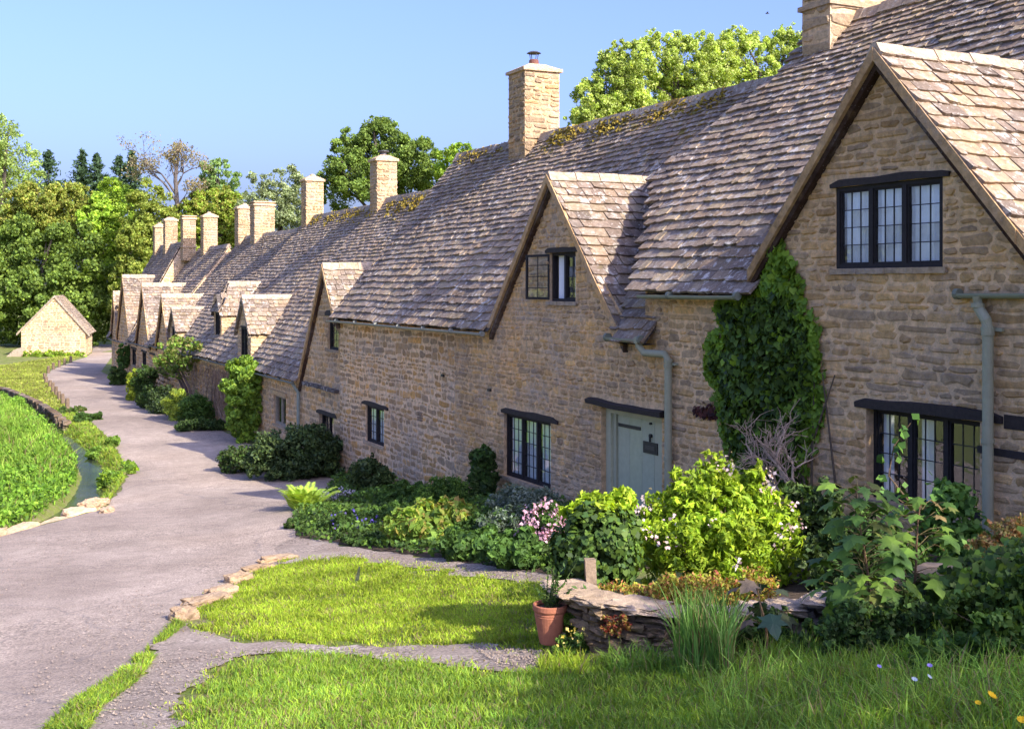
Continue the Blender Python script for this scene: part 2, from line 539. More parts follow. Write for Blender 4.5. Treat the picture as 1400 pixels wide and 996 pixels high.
def m_water():
    m, nt, out = new_mat('brook_water')
    P = geo_pos(nt)
    c = ramp(nt, noise_n(nt, P, 1.2, 4, .6), [(.35, (.018, .024, .016)), (.65, (.05, .055, .035))])
    princ(nt, out, c, .08, bump_n(nt, noise_n(nt, P, 9, 3, .6), .35, .03), .6)
    return m
WATER = m_water()
mb = MB()
n = len(STREAM)
prev = None
for i in range(n - 1):
    for k in range(6):
        t = k / 6
        x = STREAM[i][0] * (1 - t) + STREAM[i + 1][0] * t; y = STREAM[i][1] * (1 - t) + STREAM[i + 1][1] * t
        w = STREAM[i][2] * (1 - t) + STREAM[i + 1][2] * t + .22
        d = Vector((STREAM[i + 1][0] - STREAM[i][0], STREAM[i + 1][1] - STREAM[i][1])).normalized()
        z = float(H0(x, y)) - .22
        a = (x - d.y * w, y + d.x * w, z); b = (x + d.y * w, y - d.x * w, z)
        if prev: mb.quad(prev[0], prev[1], b, a)
        prev = (a, b)
tag(mb.build('brook_water', WATER), kind='structure')

def rock(mb, c, size, rz=0, col=(.42, .36, .29), sub=2, rough=.16, mi=0, seed=None):
    """a weathered block: a rounded cube whose corners are worn unevenly"""
    k = 2 ** sub
    s = random.random() * 100 if seed is None else seed
    idx = {}; vs = []; fs = []
    def vert(p):
        key = tuple(round(q, 4) for q in p)
        if key in idx: return idx[key]
        v = Vector(p)
        r = v / max(v.length, 1e-6)
        q = v.lerp(r * 1.05, .38)
        q = q * (1 + rough * noise.noise(v * 1.6 + Vector((s, s, s))) + rough * .5 * noise.noise(v * 4 + Vector((s, 0, s))))
        x = q.x * size[0] / 2; y = q.y * size[1] / 2; z = q.z * size[2] / 2
        ca, sa = math.cos(rz), math.sin(rz)
        idx[key] = len(vs); vs.append((c[0] + x * ca - y * sa, c[1] + x * sa + y * ca, c[2] + z))
        return idx[key]
    for ax in range(3):
        for sg in (-1, 1):
            for i in range(k):
                for j in range(k):
                    q = []
                    for (a, b) in ((i, j), (i + 1, j), (i + 1, j + 1), (i, j + 1)):
                        p = [0, 0, 0]; p[ax] = sg; p[(ax + 1) % 3] = -1 + 2 * a / k; p[(ax + 2) % 3] = -1 + 2 * b / k
                        q.append(vert(p))
                    fs.append(tuple(q))
    kk = random.uniform(.85, 1.12); cc = tuple(q * kk for q in col)
    mb.add(vs, fs, cc, mi)
# ------------------------------------------------------------------ builders for stone walls, slate roofs, windows
TAN = [(.42, .30, .165), (.37, .275, .165), (.46, .315, .15), (.36, .285, .20), (.32, .265, .20), (.42, .325, .215), (.49, .325, .14), (.34, .25, .145)]
GREYS = [(.36, .29, .205), (.32, .265, .20), (.40, .31, .20), (.30, .255, .20), (.42, .32, .19), (.37, .28, .165)]
MORT = (.52, .435, .325)
MORTG = (.46, .38, .28)
def spans(poly, z):
    xs = []
    n = len(poly)
    for i in range(n):
        (x0, z0), (x1, z1) = poly[i], poly[(i + 1) % n]
        if (z0 > z) != (z1 > z): xs.append(x0 + (x1 - x0) * (z - z0) / (z1 - z0))
    xs.sort()
    return [(xs[i], xs[i + 1]) for i in range(0, len(xs) - 1, 2)]
def isect(A, B):
    out = []
    for a in A:
        for b in B:
            lo, hi = max(a[0], b[0]), min(a[1], b[1])
            if hi - lo > .05: out.append((lo, hi))
    return out
def minus(A, lo, hi):
    out = []
    for a in A:
        if hi <= a[0] or lo >= a[1]: out.append(a); continue
        if lo - a[0] > .04: out.append((a[0], lo))
        if a[1] - hi > .04: out.append((hi, a[1]))
    return out
def fmap(b=0.0):
    def M(u, z, d): return W(u, b - d, z)
    return M
def pane_map(P0, A, N):
    """wall plane through P0 along A (unit), outward N"""
    P0 = Vector(P0); A = Vector(A); N = Vector(N)
    def M(u, z, d): return tuple(P0 + A * u + Vector((0, 0, z)) + N * d)
    return M
def stone_wall(mb, M, poly, holes=(), keep=(), hr=(.09, .19), wr=(1.3, 3.6), gap=.013, relief=(.010, .030), pal=TAN, mort=MORT, depth=.16, back=True, wav=.035, dens=1.0, irr=.22):
    loops = [[Vector((u, z, 0)) for u, z in poly]] + [[Vector((a, c, 0)), Vector((b, c, 0)), Vector((b, d, 0)), Vector((a, d, 0))] for a, b, c, d in holes]
    flat = [p for L in loops for p in L]
    tris = tessellate_polygon(loops)
    mb.add([M(p.x, p.y, 0) for p in flat], [tuple(t) for t in tris], mort)
    for a, b, c, d in holes:
        q = [(a, c), (b, c), (b, d), (a, d)]
        for i in range(4):
            p0, p1 = q[i], q[(i + 1) % 4]
            mb.quad(M(*p0, 0), M(*p1, 0), M(*p1, -depth), M(*p0, -depth), tuple(x * .85 for x in mort))
    zmin = min(p[1] for p in poly); zmax = max(p[1] for p in poly)
    sd = random.random() * 50
    def wv(u, z): return wav * noise.noise(Vector((u * .55, z * .9, sd))) + .4 * wav * noise.noise(Vector((u * 2.1, z * 2, sd + 7)))
    z = zmin
    while z < zmax - .04:
        h = random.uniform(*hr)
        z1 = min(z + h, zmax)
        S = isect(spans(poly, z + .015), spans(poly, z1 - .015))
        for a, b, c, d in list(holes) + list(keep):
            if c < z1 - .01 and d > z + .01: S = minus(S, a - .004, b + .004)
        for lo, hi in S:
            u = lo
            while u < hi - .02:
                w = h * random.uniform(*wr)
                if random.random() < .12: w *= 1.6
                if hi - (u + w) < h * .9: w = hi - u
                u1 = min(u + w, hi)
                if random.random() > dens: u = u1; continue
                g = gap * random.uniform(.5, 1.6)
                edge0 = .0 if u - lo < .001 else 1; edge1 = 0 if hi - u1 < .001 else 1
                a0 = u + g * edge0 * random.uniform(.5, 2.2); a1 = u1 - g * edge1 * random.uniform(.5, 2.2); c0 = z + g * .6 + h * irr * random.random() ** 2; c1 = z1 - g * .6 - h * irr * random.random() ** 2
                if a1 - a0 < .03 or c1 - c0 < .03: u = u1; continue
                jx = min(.05, (a1 - a0) * .20); jz = min(.03, (c1 - c0) * .24)
                r = lambda k: random.uniform(-k, k)
                cx = min(.05, (a1 - a0) * .22)
                P = [(a0 + cx, c0), ((a0 + a1) / 2 + r(jx), c0), (a1 - cx, c0), (a1, c0 + (c1 - c0) * .3), (a1, c1 - (c1 - c0) * .3), (a1 - cx, c1), ((a0 + a1) / 2 + r(jx), c1), (a0 + cx, c1), (a0, c1 - (c1 - c0) * .3), (a0, c0 + (c1 - c0) * .3)]
                P = [(min(max(x + r(jx * .5) * (1 if 0 < i else 1), a0), a1), y + r(jz)) for i, (x, y) in enumerate(P)]
                P = [(x, y + wv(x, y)) for x, y in P]
                d = random.uniform(*relief)
                tilt = (r(.25), r(.35))
                mx = (a0 + a1) / 2; mz = (c0 + c1) / 2
                ins = min(.022, (c1 - c0) * .18)
                Q = []
                for x, y in P:
                    kx = 1 - 2 * ins / max(a1 - a0, .05); kz = 1 - 2 * ins / max(c1 - c0, .05)
                    qx = mx + (x - mx) * kx; qz = mz + (y - mz) * kz
                    Q.append(M(qx, qz, d * (1 + tilt[0] * (x - mx) / (a1 - a0) * 2 + tilt[1] * (y - mz) / (c1 - c0) * 2)))
                R = [M(x, y, .0005) for x, y in P]
                n = len(P)
                col = random.choice(pal); k = random.uniform(.78, 1.2)
                col = tuple(min(.9, q * k) for q in col)
                mb.add(R + Q, [tuple(range(n, 2 * n))] + [(i, (i + 1) % n, n + (i + 1) % n, n + i) for i in range(n)], col)
                u = u1
        z = z1

SL = [(.275, .202, .138), (.235, .175, .128), (.31, .232, .152), (.195, .15, .113), (.29, .205, .132), (.335, .255, .158), (.25, .19, .138)]
def slates(mb, P0, A, U, la, ls, keep=None, c0=.27, c1=.14, w0=(.24, .52), w1=(.16, .3), t=.052, pal=SL, mossy=None, sag=.06, base=True, N=None):
    """stone slates in courses that get shorter up the slope; each slate a thick ragged slab"""
    P0 = Vector(P0); A = Vector(A).normalized(); U = Vector(U).normalized()
    if N is None:
        N = A.cross(U)
        if N.z < 0: N = -N
    N = Vector(N).normalized()
    sd = random.random() * 90
    c0 *= .9; c1 *= .9; w0 = (w0[0] * .72, w0[1] * .85); w1 = (w1[0] * .72, w1[1] * .85)
    def bulge(a, s):
        return sag * noise.noise(Vector((a * .28, s * .35, sd))) + .4 * sag * noise.noise(Vector((a * .9, s * .8, sd + 5)))
    if base:
        na = max(1, int(la / .5)); ns = max(1, int(ls / .5))
        for i in range(na):
            for j in range(ns):
                a0, a1 = la * i / na, la * (i + 1) / na; s0, s1 = ls * j / ns, ls * (j + 1) / ns
                if keep and not (keep((a0 + a1) / 2, (s0 + s1) / 2)): continue
                vs = [tuple(P0 + A * a + U * s + N * (bulge(a, s) - .03)) for a, s in ((a0, s0), (a1, s0), (a1, s1), (a0, s1))]
                mb.add(vs, [(0, 1, 2, 3)], (.09, .075, .065))
    s = 0.0
    row = 0
    while s < ls - .03:
        f = s / ls
        e = c0 + (c1 - c0) * f
        e *= random.uniform(.9, 1.1)
        wlo = w0[0] + (w1[0] - w0[0]) * f; whi = w0[1] + (w1[1] - w0[1]) * f
        a = -random.uniform(0, .15)
        rowlift = random.uniform(-.006, .010)
        while a < la:
            w = random.uniform(wlo, whi)
            a1 = a + w
            aa0 = max(a, 0); aa1 = min(a1, la)
            am = (aa0 + aa1) / 2
            if aa1 - aa0 > .05 and (keep is None or keep(am, s + e * .4)):
                wob = lambda x: .035 * noise.noise(Vector((x * .5, s * 1.3, sd + 3)))
                g = .005
                x0 = aa0 + g * random.random(); x1 = aa1 - g * random.random()
                jb = e * .08
                s_b0 = s - .03 + random.uniform(-jb, jb) + wob(x0); s_b1 = s_b0 + random.uniform(-jb, jb) * .8; s_bm = (s_b0 + s_b1) / 2 + random.uniform(-jb, jb) * .7
                st = min(s + e * 1.35 + .02, ls + .03)
                tt = t * random.uniform(.7, 1.3)
                lift = tt + rowlift * .5 + random.uniform(0, .005) + (.02 * random.random() if random.random() < .03 else 0)
                rl = random.uniform(-.005, .005)
                def pt(x, ss, n): return tuple(P0 + A * x + U * ss + N * (n + bulge(x, ss)))
                xm = (x0 + x1) / 2 + random.uniform(-.2, .2) * (x1 - x0)
                ch = random.uniform(0, .03)
                top = [pt(x0 + ch * .3, s_b0 + ch, lift + rl), pt(xm, s_bm, lift), pt(x1 - ch * .2, s_b1 + ch * random.random(), lift - rl), pt(x1, st, .004 - rl * .5), pt(x0, st, .004 + rl * .5)]
                bot = [pt(x0 + ch * .3, s_b0 + ch + .008, lift + rl - tt), pt(xm, s_bm + .008, lift - tt), pt(x1 - ch * .2, s_b1 + .01, lift - rl - tt), pt(x1, st, -.02), pt(x0, st, -.02)]
                col = random.choice(pal); k = random.uniform(.8, 1.2)
                col = tuple(q * k for q in col)
                if mossy:
                    mm = mossy(am, s)
                    if mm and random.random() < mm:
                        q = random.uniform(.5, 1); mc = random.choice([(.20, .15, .035), (.16, .14, .04), (.26, .17, .04)])
                        col = tuple(c * (1 - q) + d * q for c, d in zip(col, mc))
                mb.add(top + bot, [(0, 1, 2, 3, 4), (0, 5, 6, 1), (1, 6, 7, 2), (2, 7, 8, 3), (4, 9, 5, 0)], col)
            a = a1
        s += e
        row += 1

BLK = (.022, .018, .017)
def window(root, u0, u1, z0, z1, lights=3, cols=3, rows=4, lintel=True, sill=True, rec=.10, curtain=.5, open_light=None, frame_col=BLK, M_b=0.0, lint_ext=.22, lint_h=.15, name='window', tilt=0, bar=.011):
    """timber casement in a wall opening: frame and bars, glass, curtain, lintel, sill"""
    b = M_b + rec
    mb = MB()
    fw = .055
    mb.fbox(u0, u0 + fw, b - .05, b + .05, z0, z1, frame_col); mb.fbox(u1 - fw, u1, b - .05, b + .05, z0, z1, frame_col)
    mb.fbox(u0 + fw, u1 - fw, b - .048, b + .05, z1 - fw, z1, frame_col); mb.fbox(u0 + fw, u1 - fw, b - .048, b + .05, z0, z0 + fw, frame_col)
    lw = (u1 - u0 - 2 * fw) / lights
    glazed = []
    for i in range(lights):
        a0 = u0 + fw + lw * i; a1 = a0 + lw
        if i: mb.fbox(a0 - .035, a0 + .035, b - .047, b + .048, z0 + fw, z1 - fw, frame_col)
        g0 = a0 + (.035 if i else 0); g1 = a1 - (.035 if i < lights - 1 else 0)
        if open_light == i: continue
        gl = MB(); glazed.append(gl)
        gz0, gz1 = z0 + fw, z1 - fw
        # casement rim
        cw = .025
        mb.fbox(g0, g0 + cw, b - .03, b + .02, gz0, gz1, frame_col); mb.fbox(g1 - cw, g1, b - .03, b + .02, gz0, gz1, frame_col)
        mb.fbox(g0 + cw, g1 - cw, b - .029, b + .02, gz1 - cw, gz1, frame_col); mb.fbox(g0 + cw, g1 - cw, b - .029, b + .02, gz0, gz0 + cw, frame_col)
        for k in range(1, cols):
            x = g0 + cw + (g1 - g0 - 2 * cw) * k / cols
            mb.fbox(x - bar / 2, x + bar / 2, b - .012, b + .004, gz0 + cw, gz1 - cw, (.03, .03, .032))
        for k in range(1, rows):
            zz = gz0 + cw + (gz1 - gz0 - 2 * cw) * k / rows
            mb.fbox(g0 + cw, g1 - cw, b - .0125, b + .0045, zz - bar / 2, zz + bar / 2, (.03, .03, .032))
        # leaded lights: every pane sits at its own slight angle
        for i2 in range(cols):
            for k2 in range(rows):
                x0 = g0 + cw + (g1 - g0 - 2 * cw) * i2 / cols; x1 = g0 + cw + (g1 - g0 - 2 * cw) * (i2 + 1) / cols
                y0 = gz0 + cw + (gz1 - gz0 - 2 * cw) * k2 / rows; y1 = gz0 + cw + (gz1 - gz0 - 2 * cw) * (k2 + 1) / rows
                j = [random.uniform(-.0035, .0035) for _ in range(3)]
                gl.quad(W(x0, b - .004 + j[0], y0), W(x1, b - .004 + j[1], y0), W(x1, b - .004 + j[2], y1), W(x0, b - .004 + j[0] + j[2] - j[1], y1))
    w = mb.build(name, TIMBER, root)
    for gl in glazed:
        g = gl.build('glass', GLASS, root); g.parent = w
    # dark room and curtains behind the panes
    if curtain:
        spansu = []
        for i in range(lights):
            a0 = u0 + fw + lw * i; a1 = a0 + lw
            c = curtain[i] if isinstance(curtain, (list, tuple)) else curtain
            if not c: continue
            if isinstance(c, tuple): spansu.append((a0 + lw * c[0], a0 + lw * c[1]))
            elif c >= 1: spansu.append((a0, a1))
            else: spansu.append((a1 - lw * c, a1)) if i % 2 == 0 else spansu.append((a0, a0 + lw * c))
        for s0, s1 in spansu:
            n = max(4, int((s1 - s0) / .022))
            ph = random.random() * 6
            cm = MB()
            for k in range(n):
                x0 = s0 + (s1 - s0) * k / n; x1 = s0 + (s1 - s0) * (k + 1) / n
                d0 = .02 * math.sin(x0 * 62 + ph); d1 = .02 * math.sin(x1 * 62 + ph)
                cm.quad(W(x0, b + .07 + d0, z0 + .02), W(x1, b + .07 + d1, z0 + .02), W(x1, b + .07 + d1, z1 - .02), W(x0, b + .07 + d0, z1 - .02), (.84, .85, .85))
            c = cm.build('curtain', CLOTH, root); c.parent = w
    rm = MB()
    rm.fbox(u0 - .3, u1 + .3, b + .32, b + .34, z0 - .3, z1 + .2, (.02, .018, .016))  # near-black board: the unlit room's darkness painted in its colour
    r = rm.build('dark_room_panel', CLOTH, root); r.parent = w
    if lintel:
        lm = MB(); n = 14
        e0 = lint_ext * random.uniform(.8, 1.2); e1 = lint_ext * random.uniform(.3, .9)
        P = []
        for k in range(n + 1):
            f = k / n; x = u0 - e0 + (u1 - u0 + e0 + e1) * f
            zb = z1 + .0 + tilt * (f - .5) + .009 * noise.noise(Vector((x * 2.2, z1, 1))); zt = zb + lint_h * (.85 + .2 * noise.noise(Vector((x * 1.8, z1, 6))))
            if k == 0 or k == n: zt = zb + lint_h * .55
            bf = -.035 + .015 * noise.noise(Vector((x * 2.5, 4, z1)))
            P.append([W(x, M_b + bf, zb), W(x, M_b + bf - .006, zt - .02), W(x, M_b + .02, zt), W(x, M_b + .16, zb)])
        vs = [q for r_ in P for q in r_]; fs = []
        for k in range(n):
            for j in range(4): fs.append((k * 4 + j, k * 4 + (j + 1) % 4, k * 4 + 4 + (j + 1) % 4, k * 4 + 4 + j))
        fs += [(0, 1, 2, 3), (n * 4 + 3, n * 4 + 2, n * 4 + 1, n * 4)]
        lm.add(vs, fs, (.034, .026, .023))
        lo = lm.build('lintel', TIMBER, root); lo.parent = w
    if sill:
        sm_ = MB(); n = 8
        for k in range(n):
            x0 = u0 - .08 + (u1 - u0 + .16) * k / n; x1 = u0 - .08 + (u1 - u0 + .16) * (k + 1) / n
            sm_.fbox(x0, x1, M_b - .05 + random.uniform(-.012, .012), M_b + rec - .055, z0 - .075, z0 - .004, (.31, .28, .235), 0, .006)
        so = sm_.build('sill', CLEAN, root); so.parent = w
    return w
def wood_hole(u0, u1, z0, z1): return (u0, u1, z0, z1)

def half_gutter(mb, u0, u1, b, z, r=.06, col=(.25, .265, .185)):
    n = max(2, int((u1 - u0) / .8)); seg = 8
    pr = None
    for i in range(n + 1):
        u = u0 + (u1 - u0) * i / n
        zz = z + .012 * noise.noise(Vector((u * .6, z, 2)))
        ring = []
        for k in range(seg + 1):
            a = math.pi + math.pi * k / seg
            ring.append(W(u, b + r * math.cos(a), zz + r * math.sin(a)))
        inner = []
        for k in range(seg, -1, -1):
            a = math.pi + math.pi * k / seg
            inner.append(W(u, b + (r - .008) * math.cos(a), zz + (r - .008) * math.sin(a) + .002))
        R = ring + inner
        if pr is not None:
            m = len(R)
            mb.add(pr + R, [(k, (k + 1) % m, m + (k + 1) % m, m + k) for k in range(m)], col)
        if i in (0, n): mb.add(ring, [tuple(range(seg + 1))], col)
        pr = R
        if i % 2 == 0:   # joint collars and brackets
            mb.tube([W(u - .03, b, zz - .004), W(u + .03, b, zz - .004)], r * 1.10, 10, tuple(c * .7 for c in col))

def chimney(root, uc, bc, zb, zt, wu, wb, hr=(.1, .17), cap='mound', flue=None, base=None, pal=[(.31, .25, .175), (.27, .225, .165), (.34, .265, .175), (.24, .205, .16)], mort=(.36, .305, .23), label=None):
    """square stack on the ridge: coursed stone on every side, weathering cap, flue parts as children"""
    mb = MB()
    u0, u1, b0, b1 = uc - wu / 2, uc + wu / 2, bc - wb / 2, bc + wb / 2
    sides = [((u0, b0), (u1, b0)), ((u1, b0), (u1, b1)), ((u1, b1), (u0, b1)), ((u0, b1), (u0, b0))]
    for i, (p, q) in enumerate(sides):
        a = Vector(W(p[0], p[1], 0)); c = Vector(W(q[0], q[1], 0)); A = (c - a); L = A.length; A.normalize()
        cen = Vector(W(uc, bc, 0)); N = Vector((A.y, -A.x, 0))
        if N.dot(a - cen) < 0: N = -N
        stone_wall(mb, pane_map(a, A, N), [(0, zb), (L, zb), (L, zt), (0, zt)], hr=hr, wr=(1.1, 2.8), pal=pal, mort=mort, wav=.02, relief=(.006, .034))
    ch = mb.build('chimney', STONE, root)
    if label: ch['label'] = label
    cm = MB()
    o = .07
    cc = (.40, .33, .25)
    cm.fbox(u0 - o, u1 + o, b0 - o, b1 + o, zt, zt + .09, cc, 0, .008)
    if cap == 'mound':
        q0 = [(u0 - o + .02, b0 - o + .02), (u1 + o - .02, b0 - o + .02), (u1 + o - .02, b1 + o - .02), (u0 - o + .02, b1 + o - .02)]
        q1 = [(uc - wu * .22, bc - wb * .22), (uc + wu * .22, bc - wb * .22), (uc + wu * .22, bc + wb * .22), (uc - wu * .22, bc + wb * .22)]
        vs = [W(u, b, zt + .092) for u, b in q0] + [W(u, b, zt + .25) for u, b in q1]
        cm.add(vs, [(0, 1, 5, 4), (1, 2, 6, 5), (2, 3, 7, 6), (3, 0, 4, 7), (4, 5, 6, 7)], cc)
    elif cap == 'slab':
        cm.fbox(u0 + .03, u1 - .03, b0 + .03, b1 - .03, zt + .091, zt + .17, cc, 0, .006)
        cm.fbox(u0 - .05, u1 + .05, b0 - .05, b1 + .05, zt + .171, zt + .23, cc, 0, .008)
    co = cm.build('chimney_cap', CLEAN, root); co.parent = ch
    if base is not None:
        bm_ = MB()
        bm_.fbox(u0 - .06, u1 + .06, b0 - .06, b1 + .06, base, base + .1, (.30, .26, .21), 0, .01)
        bo = bm_.build('base_course', CLEAN, root); bo.parent = ch
    ft = zt + (.24 if cap == 'mound' else .2)
    c = W(uc, bc, ft)
    if flue == 'cowl':
        fm = MB()
        fm.lathe(c, [(.14, -.03), (.13, .14), (.10, .16), (.10, .0)], 16, (.17, .075, .055))
        f1 = fm.build('flue_pipe', TERRA, root); f1.parent = ch
        hm = MB()
        for k in range(4):
            a = k * 1.5708 + .5
            hm.tube([(c[0] + .10 * math.cos(a), c[1] + .10 * math.sin(a), c[2] + .13), (c[0] + .14 * math.cos(a), c[1] + .14 * math.sin(a), c[2] + .33)], .012, 6, (.06, .06, .06))
        hm.lathe(c, [(.0, .40), (.12, .375), (.20, .33), (.19, .325), (.0, .36)], 18, (.06, .055, .055))
        f2 = hm.build('cowl', IRON, root); f2.parent = ch
    elif flue == 'pot':
        fm = MB()
        fm.lathe(c, [(.13, -.05), (.115, .10), (.12, .12)], 14, (.10, .09, .085))
        fm.lathe(c, [(.10, .115), (.22, .14), (.22, .19), (.0, .22)], 14, (.05, .048, .046))
        f1 = fm.build('flue_pipe', IRON, root); f1.parent = ch
    elif flue == 'stub':
        fm = MB()
        fm.lathe(c, [(.16, -.05), (.12, .08), (.07, .11), (.0, .11)], 14, (.26, .24, .2))
        f1 = fm.build('flue_pipe', CLEAN, root); f1.parent = ch
    return ch
# ------------------------------------------------------------------ the cottage row
class Roof:
    def __init__(s, ze, m, br, u0, u1, be=-.25):
        s.ze, s.m, s.br, s.u0, s.u1, s.be = ze, m, br, u0, u1, be
        s.zr = ze + m * (br - be)
    def z(s, b): return s.ze + s.m * (b - s.be)
    def b_at(s, z): return s.be + (z - s.ze) / s.m
class Gable:
    """a gable flush with the cottage front and its own little roof running back into the main slope"""
    def __init__(s, uc, za, k, hwl, hwr=None, win=None):
        s.uc, s.za, s.k, s.hwl, s.hwr = uc, za, k, hwl, hwr or hwl
    def z(s, u): return s.za - s.k * abs(u - s.uc)

def add_main_roof(root, R, gables=(), slant=None, moss=None, c0=.27, c1=.15, detail=1.0, name='roof', back=True, dormers=()):
    mb = MB()
    cosn = math.sqrt(1 + R.m ** 2)
    ls = (R.br - R.be) * cosn
    la = R.u1 - R.u0
    def keep(a, s):
        u = R.u0 + a; b = R.be + s / cosn; z = R.z(b)
        if slant and not slant(u, s / ls): return False
        for g in gables:
            if -g.hwr - .05 < u - g.uc < g.hwl + .05 and g.z(u) - .05 > z: return False
        for d in dormers:
            if d[0] - d[1] + .08 < u < d[0] + d[1] - .08 and d[2] < b < d[3]: return False
        return True
    slates(mb, W(R.u0, R.be, R.ze), (DX, DY, 0), Vector((PX, PY, R.m)) / cosn, la, ls, keep, c0, c1, (.26 / detail, .56 / detail), (.18 / detail, .34 / detail), mossy=moss)
    # ridge stones
    x = R.u0
    rc = (.30, .235, .175)
    hh = .16
    while x < R.u1:
        w = random.uniform(.4, .6)
        x1 = min(x + w, R.u1)
        if slant is None or slant((x + x1) / 2, 1.0):
            dz = random.uniform(-.012, .02) + .05 * noise.noise(Vector((x * .3, R.zr, 0)))
            k_ = random.uniform(.85, 1.12); c = tuple(q * k_ for q in rc)
            if moss and random.random() < moss(x - R.u0, ls) * 1.1: c = random.choice([(.25, .17, .05), (.22, .16, .06), (.24, .18, .08)])
            P = []
            for uu in (x + .008, x1 - .008):
                P += [W(uu, R.br - hh * 1.1, R.zr - hh * R.m * 1.1 + .07 + dz), W(uu, R.br - .05, R.zr + .085 + dz), W(uu, R.br + .05, R.zr + .085 + dz), W(uu, R.br + hh * 1.1, R.zr - hh * R.m * 1.1 + .07 + dz), W(uu, R.br, R.zr - .16)]
            mb.add(P, [(0, 1, 6, 5), (1, 2, 7, 6), (2, 3, 8, 7), (0, 4, 3, 2, 1), (5, 6, 7, 8, 9), (0, 5, 9, 4), (3, 4, 9, 8)], c)
        x = x1
    if back:
        zb = R.ze
        ue = min(R.u1, 22.8) if slant else R.u1
        mb.quad(W(R.u0, R.br, R.zr - .03), W(ue, R.br, R.zr - .03), W(ue, 2 * R.br - R.be, zb), W(R.u0, 2 * R.br - R.be, zb), (.15, .12, .105))
    # underside at the eaves
    segs = [(R.u0, min(R.u1, 22.2) if slant else R.u1)]
    for g in gables: segs = minus(segs, g.uc - g.hwr, g.uc + g.hwl)
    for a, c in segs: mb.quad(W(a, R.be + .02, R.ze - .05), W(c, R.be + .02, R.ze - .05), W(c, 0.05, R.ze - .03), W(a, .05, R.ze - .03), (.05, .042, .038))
    return mb.build(name, SLATE, root)

def add_gable_roof(root, R, g, ov=.14, c0=.25, c1=.19, cut_r=None, name='gable_roof', vthick=.13, label=None):
    mb = MB()
    nrm = math.sqrt(1 + g.k ** 2)
    for sg in (1, -1):
        hw = (g.hwl if sg > 0 else g.hwr) + .06
        ls = hw * nrm
        zf = g.za - g.k * hw
        bmax = R.b_at(g.za) + .25
        P0 = W(g.uc + sg * hw, -ov, zf)
        U = Vector((-sg * DX, -sg * DY, g.k)) / nrm
        def keep(a, s, sg=sg, hw=hw, zf=zf):
            b = -ov + a; z = zf + s / nrm * g.k; u = g.uc + sg * (hw - s / nrm)
            if cut_r is not None and u < cut_r: return False
            return b < R.b_at(z) + .16
        N = Vector((sg * DX * g.k, sg * DY * g.k, 1)) / nrm
        slates(mb, P0, (PX, PY, 0), U, bmax + ov, ls, keep, c0, c1, (.22, .46), (.2, .38), sag=.03, N=N)
    # ridge
    b = -ov
    bend = R.b_at(g.za) + .1
    while b < bend:
        b1 = min(b + random.uniform(.4, .65), bend)
        k_ = random.uniform(.9, 1.1); c = tuple(q * k_ for q in (.42, .32, .215))
        h = .15; dz = random.uniform(-.01, .015)
        P = []
        for bb in (b + .006, b1 - .006):
            P += [W(g.uc + h, bb, g.za - h * g.k + .07 + dz), W(g.uc + .045, bb, g.za + .075 + dz), W(g.uc - .045, bb, g.za + .075 + dz), W(g.uc - h, bb, g.za - h * g.k + .07 + dz), W(g.uc, bb, g.za - .15)]
        mb.add(P, [(0, 1, 6, 5), (1, 2, 7, 6), (2, 3, 8, 7), (0, 4, 3, 2, 1), (5, 6, 7, 8, 9), (0, 5, 9, 4), (3, 4, 9, 8)], c)
        b = b1
    gr = mb.build(name, SLATE, root)
    if label: gr['label'] = label
    vm = MB()
    for sg in (1, -1):
        hw = (g.hwl if sg > 0 else g.hwr) + .05
        n = max(4, int(hw / .35))
        for i in range(n):
            f0, f1 = i / n, (i + 1) / n
            ua, ub = g.uc + sg * hw * f0, g.uc + sg * hw * f1
            if cut_r is not None and ub < cut_r: continue
            za_, zb_ = g.z(ua), g.z(ub)
            j = random.uniform(-.006, .006)
            k_ = random.uniform(.88, 1.12); cc = tuple(q * k_ for q in (.38, .29, .175))
            lift = .02
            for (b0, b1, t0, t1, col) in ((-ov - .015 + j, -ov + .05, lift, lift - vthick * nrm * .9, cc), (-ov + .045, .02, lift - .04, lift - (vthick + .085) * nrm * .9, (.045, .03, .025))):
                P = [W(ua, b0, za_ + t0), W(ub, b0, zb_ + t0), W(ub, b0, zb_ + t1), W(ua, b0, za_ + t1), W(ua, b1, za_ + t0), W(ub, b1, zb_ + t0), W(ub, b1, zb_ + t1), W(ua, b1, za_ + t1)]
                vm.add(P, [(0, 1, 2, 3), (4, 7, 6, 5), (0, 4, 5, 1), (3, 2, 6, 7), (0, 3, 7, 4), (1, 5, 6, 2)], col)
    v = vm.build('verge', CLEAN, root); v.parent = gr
    return gr

def gable_outline(u0, u1, zb0, zb1, ztop, gables, zt0=None):
    """wall outline, right to left along the eaves with gables rising through them"""
    P = [(u0, zb0), (u1, zb1), (u1, ztop)]
    for g in sorted(gables, key=lambda g: -g.uc):
        ul = g.uc + g.hwl; ur = g.uc - g.hwr
        zl = max(ztop, g.z(ul) - .16) if ul < u1 else None
        drop = .14 * math.sqrt(1 + g.k ** 2)
        if ul < u1:
            P.append((ul, ztop))
            P.append((ul - .001, max(ztop + .01, g.z(ul) - drop)))
        P.append((g.uc, g.za - drop))
        if ur > u0:
            P.append((ur + .001, max(ztop + .01, g.z(ur) - drop)))
            P.append((ur, ztop))
        else:
            P.append((u0, g.z(u0) - drop))
            return P
    P.append((u0, zt0 if zt0 is not None else ztop))
    return P

